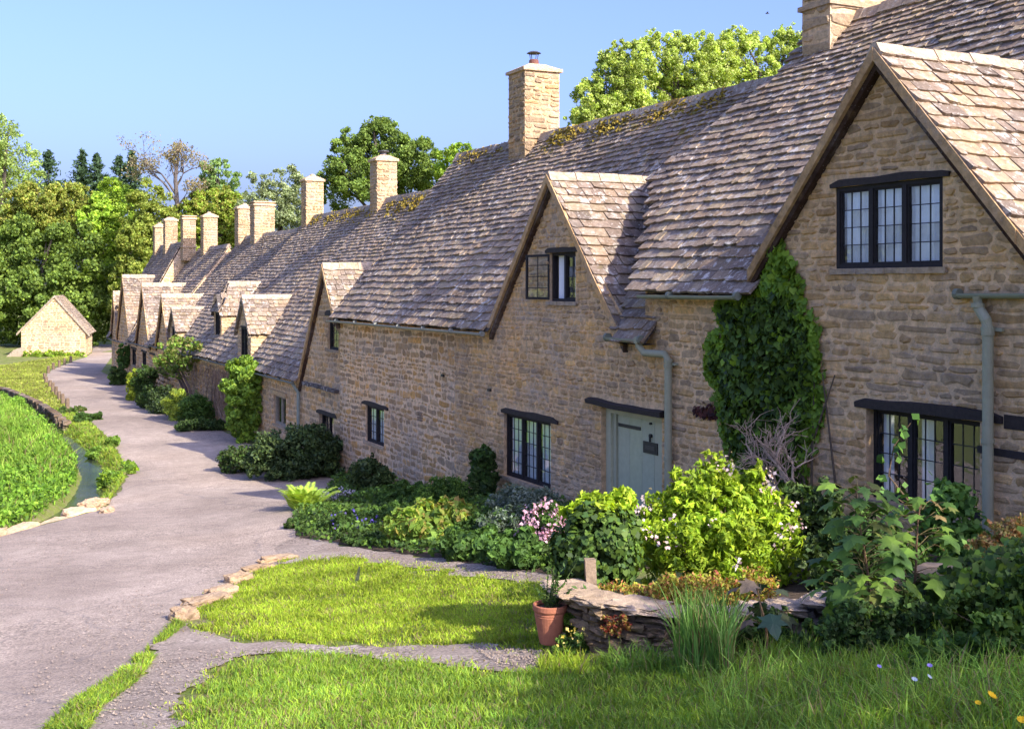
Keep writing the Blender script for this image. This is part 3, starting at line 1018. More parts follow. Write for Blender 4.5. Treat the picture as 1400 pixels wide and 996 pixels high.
def end_wall(mb, u, R, zb, side, pal=TAN, far=False):
    """gable end of the main body, at the end u of the roof; side +1 faces down the row"""
    A = Vector((PX, PY, 0)); N = Vector((DX, DY, 0)) * side
    P = [(0, zb), (2 * R.br, zb), (2 * R.br, R.ze + .1), (R.br, R.zr - .1), (0, R.z(0) - .1)]
    stone_wall(mb, pane_map(W(u, 0, 0), A, N), P, pal=pal, hr=(.14, .24))

def back_wall(mb, u0, u1, b, zb, zt):
    mb.quad(W(u0, b, zb), W(u1, b, zb), W(u1, b, zt), W(u0, b, zt), (.28, .23, .17))

# --- cottage beside the ivy (right of the picture)
RA = Roof(-.10, 1.113, 4.27, 10.5, 24.75)
GA = Gable(fu(1207), 3.01, 1.1, 2.5)
UAB = fu(914)
cA = thing('stone_cottage', 'tall stone cottage at right with wide gable window and ivy climbing its corner', 'cottage', W(16.5, 0, -3.7), 'cottages in the stone row')
hA1 = (fu(1289), fu(1143), fz(1216, 366), fz(1216, 249))
hA2 = (fu(1340), fu(1184), fz(1260, 697), fz(1260, 566))
mb = MB()
stone_wall(mb, fmap(), gable_outline(10.6, UAB, -4.0, -4.8, .12, [GA]), [hA1, hA2], [(hA1[0] - .1, hA1[1] + .25, hA1[3], hA1[3] + .13), (10.7, hA2[1] + .3, hA2[3], hA2[3] + .14)], hr=(.065, .145), wr=(1.4, 4.6), gap=.013, relief=(.004, .022), pal=[(.41, .315, .195), (.37, .295, .20), (.45, .335, .19), (.34, .28, .205), (.40, .295, .165), (.47, .355, .20)], mort=(.54, .44, .31), depth=.22)
end_wall(mb, 10.6, RA, -4, -1)
mb.quad(W(22.5, .6, -.6), W(22.5, 4.27, -.6), W(22.5, 4.27, 4.8), W(22.5, .6, .75), (.4, .31, .2))
back_wall(mb, 10.6, 22.5, 2 * RA.br, -4, RA.ze)
mb.build('wall', STONE, cA)
add_main_roof(cA, RA, [GA], slant=lambda u, f: u < (22.2 + 2.5 * f / .445 if f < .445 else max(22.85, 24.7 - 1.95 * (f - .445) / .37)))
add_gable_roof(cA, RA, GA, ov=.16, c0=.30, c1=.24, label='sunlit tan slate gable roof over the three light window')
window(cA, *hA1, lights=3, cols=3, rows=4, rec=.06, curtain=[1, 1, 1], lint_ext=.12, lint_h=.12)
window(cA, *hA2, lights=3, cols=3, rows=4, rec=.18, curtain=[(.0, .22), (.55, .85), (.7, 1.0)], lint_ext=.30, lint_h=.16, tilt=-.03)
gm = MB(); half_gutter(gm, 19.35, 21.98, -.30, -.16); gm.build('gutter', PAINT, cA)
gm = MB(); half_gutter(gm, 12.2, fu(1316), -.08, fz(1360, 401)); gm.build('gutter', PAINT, cA)
pm = MB()
up = fu(1360)
pc = (.32, .315, .205)
pm.tube([W(fu(1345), -.10, fz(1345, 405)), W(fu(1346), -.10, fz(1346, 420)), W(fu(1358), -.11, fz(1358, 438)), W(up, -.11, fz(1360, 450)), W(up, -.11, -3.5)], .062, 14, pc)
for zz in (fz(1346, 414), fz(1359, 446), fz(1359, 452), -1.75):
    pm.tube([W(up if zz < fz(1346, 420) else fu(1346), -.11, zz), W(up if zz < fz(1346, 420) else fu(1346), -.11, zz - .05)], .074, 14, tuple(c * .95 for c in pc))
pm.fbox(up - .15, up + .15, -.06, 0, fz(1359, 450) - .02, fz(1359, 450) + .02, pc)
pm.build('downpipe', PAINT, cA, smooth=False)
tm = MB()
tm.fbox(12.0, hA2[0] - .35, -.03, .12, hA2[3] - .03, hA2[3] + .12, (.034, .026, .023), 0, .012)
tm.fbox(12.0, hA2[0] + .02, -.035, .1, hA2[3] - .36, hA2[3] - .27, (.034, .026, .023), 0, .014)
tm.build('timber_beam', TIMBER, cA)
chimney(cA, 22.1, RA.br, 4.2, 7.2, .75, 1.35, hr=(.2, .3), cap='slab', base=5.05, pal=[(.30, .26, .21), (.27, .235, .19), (.33, .29, .23)], mort=(.46,.39,.3), label='big square stone chimney running out of the top of the picture')

# --- cottage with the sage door
RB = Roof(-.95, 1.2, 3.88, 21.9, 38.85)
GB = Gable(fu(757), 2.14, 1.12, 2.66)
cB = thing('stone_cottage', 'long stone cottage with sage green plank door and one open dormer casement', 'cottage', W(30, 0, -5), 'cottages in the stone row')
hB1 = (fu(753), fu(689), fz(722, 660), fz(722, 571))
hB2 = (fu(525), fu(500), fz(513, 607), fz(513, 556))
hB3 = (fu(787), fu(752), fz(768, 412), fz(768, 345))
hB4 = (fu(905), fu(822), -4.6, fz(863, 563))
mb = MB()
out = gable_outline(UAB, 38.69, -5.0, -6.3, -.66, [GB], zt0=.1)
# the strip under the neighbour's higher eaves
i = len(out) - 1
out.insert(i, (22.25, -.66)); out.insert(i + 1, (22.25, .1))
uS = 30.3
stone_wall(mb, fmap(), [(uS, -5.0 - 1.3 * (uS - UAB) / (38.69 - UAB))] + [p for p in out if p[0] >= uS] + [(uS, -.66)], [hB2],
           [(hB2[0] - .15, hB2[1] + .3, hB2[3], hB2[3] + .13)],
           hr=(.07, .21), wr=(1.0, 3.4), gap=.016, relief=(.003, .018), mort=(.56, .47, .36), wav=.08, irr=.36, pal=[tuple(q * .9 for q in c) for c in TAN])
stone_wall(mb, fmap(), [(UAB, -5.0), (uS, -5.0 - 1.3 * (uS - UAB) / (38.69 - UAB)), (uS, -.66)] + [p for p in out[3:] if p[0] < uS], [hB1, hB3, hB4],
           [(hB1[0] - .12, hB1[1] + .3, hB1[3], hB1[3] + .14), (hB3[0] - .1, hB3[1] + .45, hB3[3], hB3[3] + .1), (hB4[0] - .05, hB4[1] + .35, hB4[3], hB4[3] + .12)],
           hr=(.065, .15), wr=(1.2, 3.8), gap=.009, relief=(.004, .022), pal=[(.40, .30, .185), (.37, .29, .19), (.45, .325, .175), (.34, .28, .21), (.40, .31, .20), (.48, .35, .175)], mort=(.50, .405, .285), wav=.04, depth=.24)
end_wall(mb, 38.69, RB, -6.4, 1)
back_wall(mb, 21.9, 38.69, 2 * RB.br, -6, RB.ze)
mb.build('wall', STONE, cB)
mossB = lambda a, s: max(0, (s / 6.45 - .80) * 3.2) * (.15 + .85 * max(0, noise.noise(Vector((a * .5, 3, 1))) + .35)) * (1 if 2.5 < a < 10.5 else .2)
add_main_roof(cB, RB, [GB], moss=mossB)
add_gable_roof(cB, RB, GB, ov=.15, c0=.27, c1=.22, label='sunlit tan slate dormer roof above the open casement')
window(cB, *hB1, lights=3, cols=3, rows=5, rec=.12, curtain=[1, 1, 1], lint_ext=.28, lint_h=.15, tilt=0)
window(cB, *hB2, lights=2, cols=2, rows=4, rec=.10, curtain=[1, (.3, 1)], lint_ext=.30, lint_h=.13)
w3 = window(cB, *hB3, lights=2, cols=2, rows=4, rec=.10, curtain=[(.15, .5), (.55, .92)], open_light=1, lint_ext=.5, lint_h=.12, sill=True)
# the open leaf, folded back outside against the wall
lm = MB(); lg = MB()
a = Vector(W(hB3[1] + .01, -.015, 0)); bb = Vector(W(hB3[1] + .74, -.16, 0)); e = (bb - a).normalized(); L = (bb - a).length
nn = Vector((e.y, -e.x, 0))
z0, z1 = hB3[2] + .03, hB3[3] - .02
for (x0, x1, y0, y1) in ((0, .05, z0, z1), (L - .05, L, z0, z1), (.05, L - .05, z0, z0 + .05), (.05, L - .05, z1 - .05, z1)):
    lm.box(a + e * x0 + Vector((0, 0, y0)), e * (x1 - x0), nn * .035, Vector((0, 0, y1 - y0)), BLK)
lm.box(a + e * (L / 2 - .007) + nn * .01 + Vector((0, 0, z0 + .05)), e * .014, nn * .012, Vector((0, 0, z1 - z0 - .1)), BLK)
for k in (1, 2, 3):
    lm.box(a + e * .05 + nn * .011 + Vector((0, 0, z0 + (z1 - z0) * k / 4)), e * (L - .1), nn * .012, Vector((0, 0, .014)), BLK)
lm.box(a + e * (L * .25) - nn * .03 + Vector((0, 0, (z0 + z1) / 2)), e * .12, nn * .02, Vector((0, 0, .02)), BLK)
lg.quad(*[tuple(a + e * x + nn * .016 + Vector((0, 0, y))) for x, y in ((.05, z0 + .05), (L - .05, z0 + .05), (L - .05, z1 - .05), (.05, z1 - .05))])
lo = lm.build('open_casement', TIMBER, cB); lo.parent = w3
lgo = lg.build('glass', GLASS, cB); lgo.parent = w3
# door
dz0, dz1 = -4.55, hB4[3]
du0, du1 = hB4[0], hB4[1]
sg = (.46, .445, .285)
dm = MB()
dm.fbox(du1 - .16, du1, .10, .24, dz0, dz1, sg); dm.fbox(du0, du0 + .10, .10, .24, dz0, dz1, sg); dm.fbox(du0 + .10, du1 - .16, .10, .24, dz1 - .10, dz1, sg)
dm.fbox(du1 - .26, du1 - .16, .15, .24, dz0, dz1 - .10, tuple(c * .9 for c in sg))
fr = dm.build('door_frame', PAINT, cB)
dm = MB()
pw = (du1 - .27 - du0 - .11) / 4
for k in range(4):
    x = du0 + .11 + pw * k
    dm.fbox(x + .004, x + pw - .004, .19, .235, dz0 + .03, dz1 - .115, tuple(c * random.uniform(.94, 1.05) for c in sg))
dm.fbox(du0 + .11, du1 - .27, .215, .24, dz0 + .03, dz1 - .115, tuple(c * .45 for c in sg))
door = dm.build('door', PAINT, cB)
hm = MB(); hm.fbox(du1 - .27 - .75, du1 - .30, .176, .19, dz1 - .33, dz1 - .27, (.02, .02, .02)); hm.fbox(du1 - .27 - .75, du1 - .30, .176, .19, dz0 + .3, dz0 + .36, (.02, .02, .02))
o = hm.build('hinge', IRON, cB); o.parent = door
hm = MB()
lx = du0 + .62; lz = fz(886, 615)
hm.fbox(lx - .22, lx + .22, .172, .19, lz - .10, lz + .10, (.018, .018, .018)); hm.fbox(lx - .15, lx + .15, .165, .173, lz - .035, lz + .035, (.05, .045, .04))
o = hm.build('letterbox', IRON, cB); o.parent = door
hm = MB()
for zz, r in ((fz(886, 598), .035), (fz(886, 581), .02)):
    hm.tube([W(lx - .02, .19, zz), W(lx - .02, .15, zz)], r, 10, (.02, .02, .02))
hm.tube([W(lx - .02, .155, fz(886, 598)), W(lx - .02, .155, fz(886, 606))], .018, 8, (.02, .02, .02))
o = hm.build('knocker', IRON, cB); o.parent = door
hm = MB(); hm.tube([W(du0 + .18, .19, dz0 + 1.0), W(du0 + .18, .13, dz0 + 1.0)], .03, 10, (.02, .02, .02)); o = hm.build('handle', IRON, cB); o.parent = door
lm = MB()
n = 16; P = []
for k in range(n + 1):
    f = k / n; x = du0 - .08 + (du1 - du0 + .50) * f
    zb = dz1 + .005 + .10 * max(0, f - .62) ; zt = zb + .10 + .03 * noise.noise(Vector((x * 2, 3, 3)))
    P += [W(x, -.10, zb), W(x, -.11, zt - .02), W(x, .03, zt + .02), W(x, .2, zb)]
lm.add(P, [(k * 4 + j, k * 4 + (j + 1) % 4, k * 4 + 4 + (j + 1) % 4, k * 4 + 4 + j) for k in range(n) for j in range(4)] + [(0, 1, 2, 3), (n * 4 + 3, n * 4 + 2, n * 4 + 1, n * 4)], (.034, .026, .023))
o = lm.build('door_lintel', TIMBER, cB)
sm_ = MB(); sm_.fbox(du0 - .1, du1 + .1, -.45, .1, -4.62, -4.5, (.33, .28, .22), 0, .015); sm_.build('doorstep', CLEAN, cB)
gm = MB(); half_gutter(gm, 28.15, 38.95, -.31, -1.03, .055, (.30, .30, .24)); gm.build('gutter', PAINT, cB)
gm = MB(); half_gutter(gm, 21.98, 23.05, -.27, -.90, .07); gm.build('gutter', PAINT, cB)
pm = MB()
zA = fz(888, 463)
pm.tube([W(22.05, -.27, zA + .05), W(22.05, -.26, zA - .12), W(21.95, -.22, zA - .22), W(21.5, -.11, fz(918, 484)), W(21.42, -.10, fz(921, 492)), W(21.42, -.10, -4.7)], .062, 14, pc)
pm.tube([W(22.05, -.27, zA + .03), W(22.05, -.265, zA - .06)], .085, 14, pc)
for zz in (fz(921, 491), fz(921, 498), -2.8): pm.tube([W(21.42, -.10, zz), W(21.42, -.10, zz - .05)], .075, 14, tuple(c * .95 for c in pc))
pm.fbox(21.27, 21.57, -.07, 0, fz(921, 497) - .02, fz(921, 497) + .02, pc)
pm.build('downpipe', PAINT, cB)
chimney(cB, 33.75, RB.br, 2.6, 5.75, .78 * 1.25, 1.05, hr=(.10, .18), cap='mound', flue='cowl', pal=[(.30, .235, .155), (.26, .215, .155), (.33, .245, .15), (.235, .20, .155)], mort=(.34, .285, .21), label='tall square stone chimney with a dark metal cowl')
# small wall bits: iron pins in the stone and an air brick
pm = MB()
for (x, y) in ((608, 515), (672, 535)): pm.fbox(fu(x), fu(x) + .12, -.05, 0, fz(x, y), fz(x, y) + .06, (.03, .025, .02))
pm.build('wall_hook', IRON, cB)
vm = MB()
for k in range(4): vm.fbox(fu(578), fu(572), -.035, 0, fz(575, 575) + k * .06, fz(575, 575) + k * .06 + .035, (.27, .19, .12))
vm.build('air_brick', TERRA, cB)

# --- cottage with the narrow gable next door
def ridge_moss(root, R, u0, u1, n, wide=.35):
    P = []
    while len(P) < n:
        u = random.uniform(u0, u1)
        if noise.noise(Vector((u * .9, R.zr, 4))) + random.uniform(-.3, .3) < 0: continue
        b = R.br + random.gauss(-.08, wide * .35)
        z = R.zr - abs(b - R.br) * R.m + .09
        P.append(W(u, b, z - .015 + random.random() * .025))
    P = np.array(P)
    V = leaf_polys_simple(P, .05)
    c = np.array([(.30, .21, .035), (.24, .19, .04), (.34, .26, .05), (.20, .15, .04)])[rng.integers(0, 4, len(P))]
    np_mesh('moss', V, 4, c, SOFT, root)
def leaf_polys_simple(C, s):
    n = len(C); a = rng.normal(size=(n, 3)); a[:, 2] *= .4; a /= np.linalg.norm(a, axis=1, keepdims=True)
    b = np.cross(a, rng.normal(size=(n, 3))); b /= np.linalg.norm(b, axis=1, keepdims=True)
    s = (s * rng.uniform(.5, 1.4, n))[:, None]
    return np.stack([C - a * s, C + b * s, C + a * s, C - b * s], 1)
SOFT = m_leaf('moss_cushion', .1, .95, .05)
ridge_moss(cB, RB, 25.0, 32.6, 1500, .5)
ridge_moss(cB, RB, 35.4, 38.5, 250)
# --- the low cottage
RC = Roof(-3.08, 1.253, 4.8, 37.6, 48.7)
GC = Gable(fu(446), .63, 1.4, 2.66, 2.5)
cC = thing('stone_cottage', 'low stone cottage with one steep gable tucked behind the long cottage', 'cottage', W(44, 0, -5.8), 'cottages in the stone row')
hC1 = (fu(463), fu(449), fz(455, 478), fz(455, 432)); hC2 = (fu(456), fu(436), fz(445, 613), fz(445, 567)); hC3 = (fu(391), fu(374), fz(382, 581), fz(382, 541))
mb = MB()
stone_wall(mb, fmap(), gable_outline(38.70, 48.6, -6.3, -6.5, -2.80, [GC]), [hC1, hC2, hC3], [(h[0] - .15, h[1] + .3, h[3], h[3] + .14) for h in (hC1, hC2, hC3)], hr=(.11, .22), wr=(1.1, 2.8), gap=.016, relief=(.006, .022), pal=GREYS + TAN[:3], mort=(.50, .41, .30))
back_wall(mb, 38, 48.6, 2 * RC.br, -6, RC.ze)
mb.build('wall', STONE, cC)
add_main_roof(cC, RC, [GC], detail=.95)
add_gable_roof(cC, RC, GC, cut_r=38.72)
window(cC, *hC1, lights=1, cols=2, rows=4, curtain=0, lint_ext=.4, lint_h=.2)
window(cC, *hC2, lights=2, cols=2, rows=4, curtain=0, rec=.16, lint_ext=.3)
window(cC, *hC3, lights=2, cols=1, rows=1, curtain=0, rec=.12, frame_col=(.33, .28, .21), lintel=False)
lm = MB()
lm.fbox(hC3[0] - .2, hC3[1] + .25, -.07, .1, hC3[3] + .01, hC3[3] + .16, (.34, .29, .21), 0, .015); lm.build('stone_lintel', CLEAN, cC)
lm = MB()
for k in range(12):
    x = 38.75 + 3.5 * k / 12
    lm.fbox(x, x + .28, -.14 + random.uniform(-.02, .02), .02, -3.14 - .05, -3.10 + random.uniform(-.01, .02), (.10, .085, .075), 0, .01)
lm.build('drip_ledge', SLATE, cC)
gm = MB(); half_gutter(gm, 42.7, 48.6, -.30, -3.16, .055, (.20, .21, .17)); gm.build('gutter', PAINT, cC)
pm = MB(); pm.tube([W(42.75, -.28, -3.2), W(42.7, -.1, -3.5), W(42.7, -.1, -6)], .055, 10, (.24, .27, .22)); pm.build('downpipe', PAINT, cC)
chimney(cC, 48.0, RC.br, 2.4, 4.75, .8, .8, cap='mound', flue='pot', pal=[(.30, .245, .17), (.27, .225, .165), (.33, .26, .17)], mort=(.35, .295, .22), label='square stone chimney with a black pot cover')

ridge_moss(cC, RC, 43.0, 48.5, 900, .7)
def cheek_dormer(root, R, uc, hw, b0, zbot, zeave, zapex, win, hip=False, k_ov=.12):
    """dormer standing on the roof slope: front wall, cheeks, own roof and a window"""
    mb = MB()
    mz = lambda z: R.b_at(z)
    A = (DX, DY, 0)
    drop = 0.06
    P = [(uc - hw, zbot), (uc + hw, zbot), (uc + hw, zeave)] + ([] if hip else [(uc, zapex - drop * 2)]) + [(uc - hw, zeave)]
    stone_wall(mb, fmap(b0), P, [win], [(win[0] - .1, win[1] + .1, win[3], win[3] + .12)], hr=(.12, .2), pal=GREYS, mort=MORTG)
    for sg in (-1, 1):
        bE = mz(zeave)
        q = [(0, zbot), (max(.1, mz(zbot) - b0), zbot), (bE - b0, zeave), (0, zeave)]
        stone_wall(mb, pane_map(W(uc + sg * hw, b0, 0), (PX, PY, 0), (DX * sg, DY * sg, 0)), q, hr=(.12, .2), pal=[(.40, .33, .22), (.36, .30, .21), (.42, .35, .25)], mort=(.44, .38, .28))
    d = mb.build('dormer', STONE, root)
    rm = MB()
    ov = k_ov
    nrm_k = (zapex - zeave) / hw
    nrm = math.sqrt(1 + nrm_k ** 2)
    hb = .55 if hip else 0
    for sg in (1, -1):
        w = hw + .1; ls = w * nrm; zf = zapex - nrm_k * w
        bmax = mz(zapex) + .2
        U = Vector((-sg * DX, -sg * DY, nrm_k)) / nrm
        def keep(a, s, zf=zf):
            b = b0 - ov + a; z = zf + s / nrm * nrm_k
            if hip and a < hb * s / ls: return False
            return b < mz(z) + .12
        slates(rm, W(uc + sg * w, b0 - ov, zf), (PX, PY, 0), U, bmax - b0 + ov, ls, keep, .24, .2, (.22, .42), (.22, .4), sag=.02, N=Vector((sg * DX * nrm_k, sg * DY * nrm_k, 1)) / nrm)
    if hip:
        mh = (zapex - zeave) / hb; nh = math.sqrt(1 + mh * mh)
        def keeph(a, s): return abs(a - hw - .1) < (hw + .1) * (1 - s / (nh * hb))
        slates(rm, W(uc - hw - .1, b0 - ov, zapex - mh * hb), A, Vector((PX, PY, mh)) / nh, 2 * hw + .2, nh * hb, keeph, .24, .2, sag=.01)
    else:
        for sg in (1, -1):
            w = hw + .09
            for i in range(5):
                ua, ub = uc + sg * w * i / 5, uc + sg * w * (i + 1) / 5
                za_, zb_ = zapex - nrm_k * abs(ua - uc), zapex - nrm_k * abs(ub - uc)
                Q = [W(ua, b0 - ov - .01, za_ + .02), W(ub, b0 - ov - .01, zb_ + .02), W(ub, b0 - ov - .01, zb_ - .13), W(ua, b0 - ov - .01, za_ - .13), W(ua, b0, za_ + .02), W(ub, b0, zb_ + .02), W(ub, b0, zb_ - .13), W(ua, b0, za_ - .13)]
                rm.add(Q, [(0, 1, 2, 3), (4, 7, 6, 5), (0, 4, 5, 1), (3, 2, 6, 7)], (.2, .165, .12))
    b = b0 - ov + hb
    while b < mz(zapex) + .1:
        b1 = b + .5; h = .13
        Q = []
        for bbv in (b + .005, b1 - .005):
            Q += [W(uc + h, bbv, zapex - h * nrm_k + .06), W(uc, bbv, zapex + .075), W(uc - h, bbv, zapex - h * nrm_k + .06)]
        rm.add(Q, [(0, 1, 4, 3), (1, 2, 5, 4), (0, 2, 1), (3, 4, 5)], (.42, .33, .23))
        b = b1
    r = rm.build('dormer_roof', SLATE, root); r.parent = d
    window(root, *win, lights=2, cols=2, rows=4, rec=.06, curtain=0, lintel=True, sill=True, M_b=b0, lint_ext=.08, lint_h=.08)
    return d

def far_cottage(label, R, gables, zb, u0, u1, holes, dorm=(), rootu=None, pal=TAN, endw=False, gut=True, slates_c=(.27, .15)):
    c = thing('stone_cottage', label, 'cottage', W((u0 + u1) / 2, 0, zb + .3), 'cottages in the stone row')
    mb = MB()
    stone_wall(mb, fmap(), gable_outline(u0, u1, zb, zb, R.z(0) - .05, gables), holes, [(h[0] - .15, h[1] + .2, h[3], h[3] + .14) for h in holes], hr=(.13, .25), wr=(1.2, 2.8), gap=.018, pal=pal, mort=(.52, .425, .31))
    if endw:
        end_wall(mb, u0, R, zb, -1, [(.40, .33, .23), (.36, .30, .21), (.43, .36, .26)])
        end_wall(mb, u1, R, zb, 1)
    back_wall(mb, u0, u1, 2 * R.br, zb, R.ze)
    mb.build('wall', STONE, c)
    add_main_roof(c, R, gables, detail=.9, c0=slates_c[0], c1=slates_c[1], dormers=[(d['uc'], d['hw'], d['b0'], R.b_at(d['zeave'])) for d in dorm])
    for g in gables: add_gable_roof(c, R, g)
    for h in holes: window(c, *h, lights=2, cols=2, rows=3, curtain=0, lint_ext=.2, lint_h=.13)
    for d in dorm: cheek_dormer(c, R, d['uc'], d['hw'], d['b0'], d['zbot'], d['zeave'], d['zapex'], d['win'], d.get('hip', False))
    if gut:
        gm = MB(); half_gutter(gm, u0, u1, -.30, R.ze - .08, .055, (.16, .17, .15)); gm.build('gutter', PAINT, c)
    return c
RD = Roof(-3.08, 1.224, 4.8, 48.7, 58.1)
cD = far_cottage('stone cottage with a sunlit cheeked dormer above the bright green climber', RD, [], -6.4, 48.6, 58.1, [],
    [dict(uc=fu(334), hw=1.05, b0=0.0, zbot=-3.0, zeave=-1.72, zapex=-.42, win=(fu(334) - .55, fu(334) + .5, -2.78, -1.62)),
     dict(uc=57.0, hw=.75, b0=.45, zbot=-2.35, zeave=-1.15, zapex=.12, win=(56.55, 57.45, -2.2, -1.2), hip=True)])
ridge_moss(cD, RD, 48.8, 56.8, 800, .6)
chimney(cD, 57.3, RD.br, 2.2, 4.72, .8, .8, cap='mound', flue='stub')
RE = Roof(-3.12, 1.14, 4.8, 58.1, 70.3)
cE = far_cottage('stone cottage with one small dormer and a steep gable behind the leafy doorway climber', RE, [Gable(fu(224), -.49, 1.4, 1.85)], -6.4, 58.1, 70.2, [(fu(212), fu(205), -4.7, -3.75)],
    [dict(uc=fu(237.5), hw=.95, b0=0.0, zbot=-3.1, zeave=-2.15, zapex=-1.12, win=(fu(237.5) - .45, fu(237.5) + .4, -2.9, -2.1))])
chimney(cE, 66.2, RE.br, 1.8, 4.15, .95, 1.05, cap='slab', label='broad flat topped stone chimney')
chimney(cE, 70.0, RE.br, 1.8, 4.2, .85, .9, cap='mound', flue='stub')
RF = Roof(-3.25, 1.28, 4.0, 70.3, 78.3)
cF = far_cottage('stone cottage with a single steep gable between its two square chimneys', RF, [Gable(fu(197), .08, 1.4, 2.3)], -6.4, 70.3, 78.2, [(fu(186), fu(180), -4.7, -3.75), (fu(200), fu(194), -4.7, -3.75)], endw=True)
chimney(cF, 75.4, RF.br, 1.5, 4.0, .85, .8, cap='mound', flue='stub')
chimney(cF, 78.0, 3.3, 1.5, 4.0, .75, .75, cap='slab', base=2.3)
RG = Roof(-3.4, 1.84, 3.0, 78.3, 86.9)
cG = far_cottage('farthest stone cottage of the row with its pale gable end above the next roof', RG, [Gable(fu(170), .6, 1.42, 2.6), Gable(fu(157.5), -.43, 1.9, 1.25)], -6.4, 78.3, 86.4, [(84.2, 85.2, -2.6, -1.4)], endw=True)
chimney(cG, 82.2, RG.br, 2.0, 4.1, .75, .75, cap='mound')
chimney(cG, 86.0, RG.br, 2.0, 3.85, .75, .75, cap='mound', flue='stub')

# --- shed at the bend
def shed():
    Y = 96.0
    def X(px): return (px - 700) / 1600 * Y
    def Z(py): return (390 - py) / 1600 * Y
    x0, x1, xa = X(29), X(116.5), X(75)
    ze, za, zb = Z(452), Z(406), Z(494)
    t = thing('stone_shed', 'small stone shed with a sunlit gable end beside the bend of the lane', 'shed', ((x0 + x1) / 2, Y, zb + .25))
    back = Vector((-.26, .965, 0)).normalized(); L = 6.5
    A = Vector((1, 0, 0))
    mb = MB()
    pal = [(.36, .29, .20), (.33, .27, .19), (.40, .32, .21), (.31, .26, .20)]
    w = x1 - x0; ca = xa - x0
    stone_wall(mb, pane_map((x0, Y, 0), (1, 0, 0), (0, -1, 0)), [(0, zb), (w, zb), (w, ze), (ca, za - .05), (0, ze)], hr=(.12, .22), wr=(1.3, 3), pal=pal, mort=(.56, .47, .35))
    nR = Vector((back.y, -back.x, 0))
    stone_wall(mb, pane_map((x1, Y, 0), back, nR), [(0, zb), (L, zb), (L, ze), (0, ze)], hr=(.12, .22), pal=pal, mort=(.56, .47, .35))
    p = Vector((x0, Y, 0)); q = p + back * L
    mb.quad((p.x, p.y, zb), (q.x, q.y, zb), (q.x, q.y, ze), (p.x, p.y, ze), (.3, .25, .18))
    r = Vector((x1, Y, 0)) + back * L
    m_ = Vector((xa, Y, 0)) + back * L
    mb.add([(q.x, q.y, zb), (r.x, r.y, zb), (r.x, r.y, ze), (m_.x, m_.y, za), (q.x, q.y, ze)], [(0, 1, 2, 3, 4)], (.3, .25, .18))
    mb.build('wall', STONE, t)
    rm = MB()
    for s, xe in ((1, x1), (-1, x0)):
        run = abs(xe - xa) + .35; rise = (za - ze) / abs(xe - xa) * run
        nrm = math.hypot(run, rise)
        U = Vector((-s * run, 0, rise)) / nrm
        N = back.cross(U)
        if N.z < 0: N = -N
        slates(rm, (xa + s * run, Y - .12, za - rise + .1), back, U, L + .2, nrm, None, .26, .17, (.26, .5), (.2, .36), sag=.03, N=N)
        for i in range(8):
            f0, f1 = i / 8, (i + 1) / 8
            P = [(xa + s * run * f, Y - .13 + dy, za + .12 - rise * f + dz) for dy in (0, .2) for f in (f0, f1) for dz in (0, -.16)]
            rm.add(P, [(0, 2, 3, 1), (4, 5, 7, 6), (0, 4, 6, 2), (1, 3, 7, 5)], (.34, .28, .19))
    rm.build('roof', SLATE, t)
    return t
shed()
# ------------------------------------------------------------------ plants: helpers
def unit(a):
    return a / np.maximum(np.linalg.norm(a, axis=-1, keepdims=True), 1e-9)
def leaf_polys(C, L, wid=.55, nb=None, nbw=0.0, fold=.12, droop=0.0):
    """one folded leaf (four corners) at every point of C, length L"""
    N = len(C)
    n = rng.normal(size=(N, 3))
    if nb is not None: n = unit(n) + np.asarray(nb) * nbw
    n = unit(n)
    a = rng.normal(size=(N, 3)); a[:, 2] -= droop
    a = unit(a - n * (a * n).sum(1, keepdims=True))
    b = np.cross(n, a)
    L = np.broadcast_to(np.asarray(L, float), (N,))[:, None] * rng.uniform(.65, 1.3, (N, 1))
    w = L * wid * rng.uniform(.8, 1.2, (N, 1))
    f = n * L * fold
    return np.stack([C - a * L * .5, C + b * w * .5 + f - a * L * .06, C + a * L * .5, C - b * w * .5 + f - a * L * .06], 1)
def leaf_cols(N, pal, amp=.25, clump=None, gain=1.6):
    pal = np.array(pal) * gain
    i = rng.integers(0, len(pal), N); j = rng.integers(0, len(pal), N); t = rng.random((N, 1))
    c = pal[i] * (1 - t) + pal[j] * t
    c = c * rng.uniform(1 - amp, 1 + amp, (N, 1))
    if clump is not None: c = c * clump[:, None]
    return np.clip(c, 0, .9)
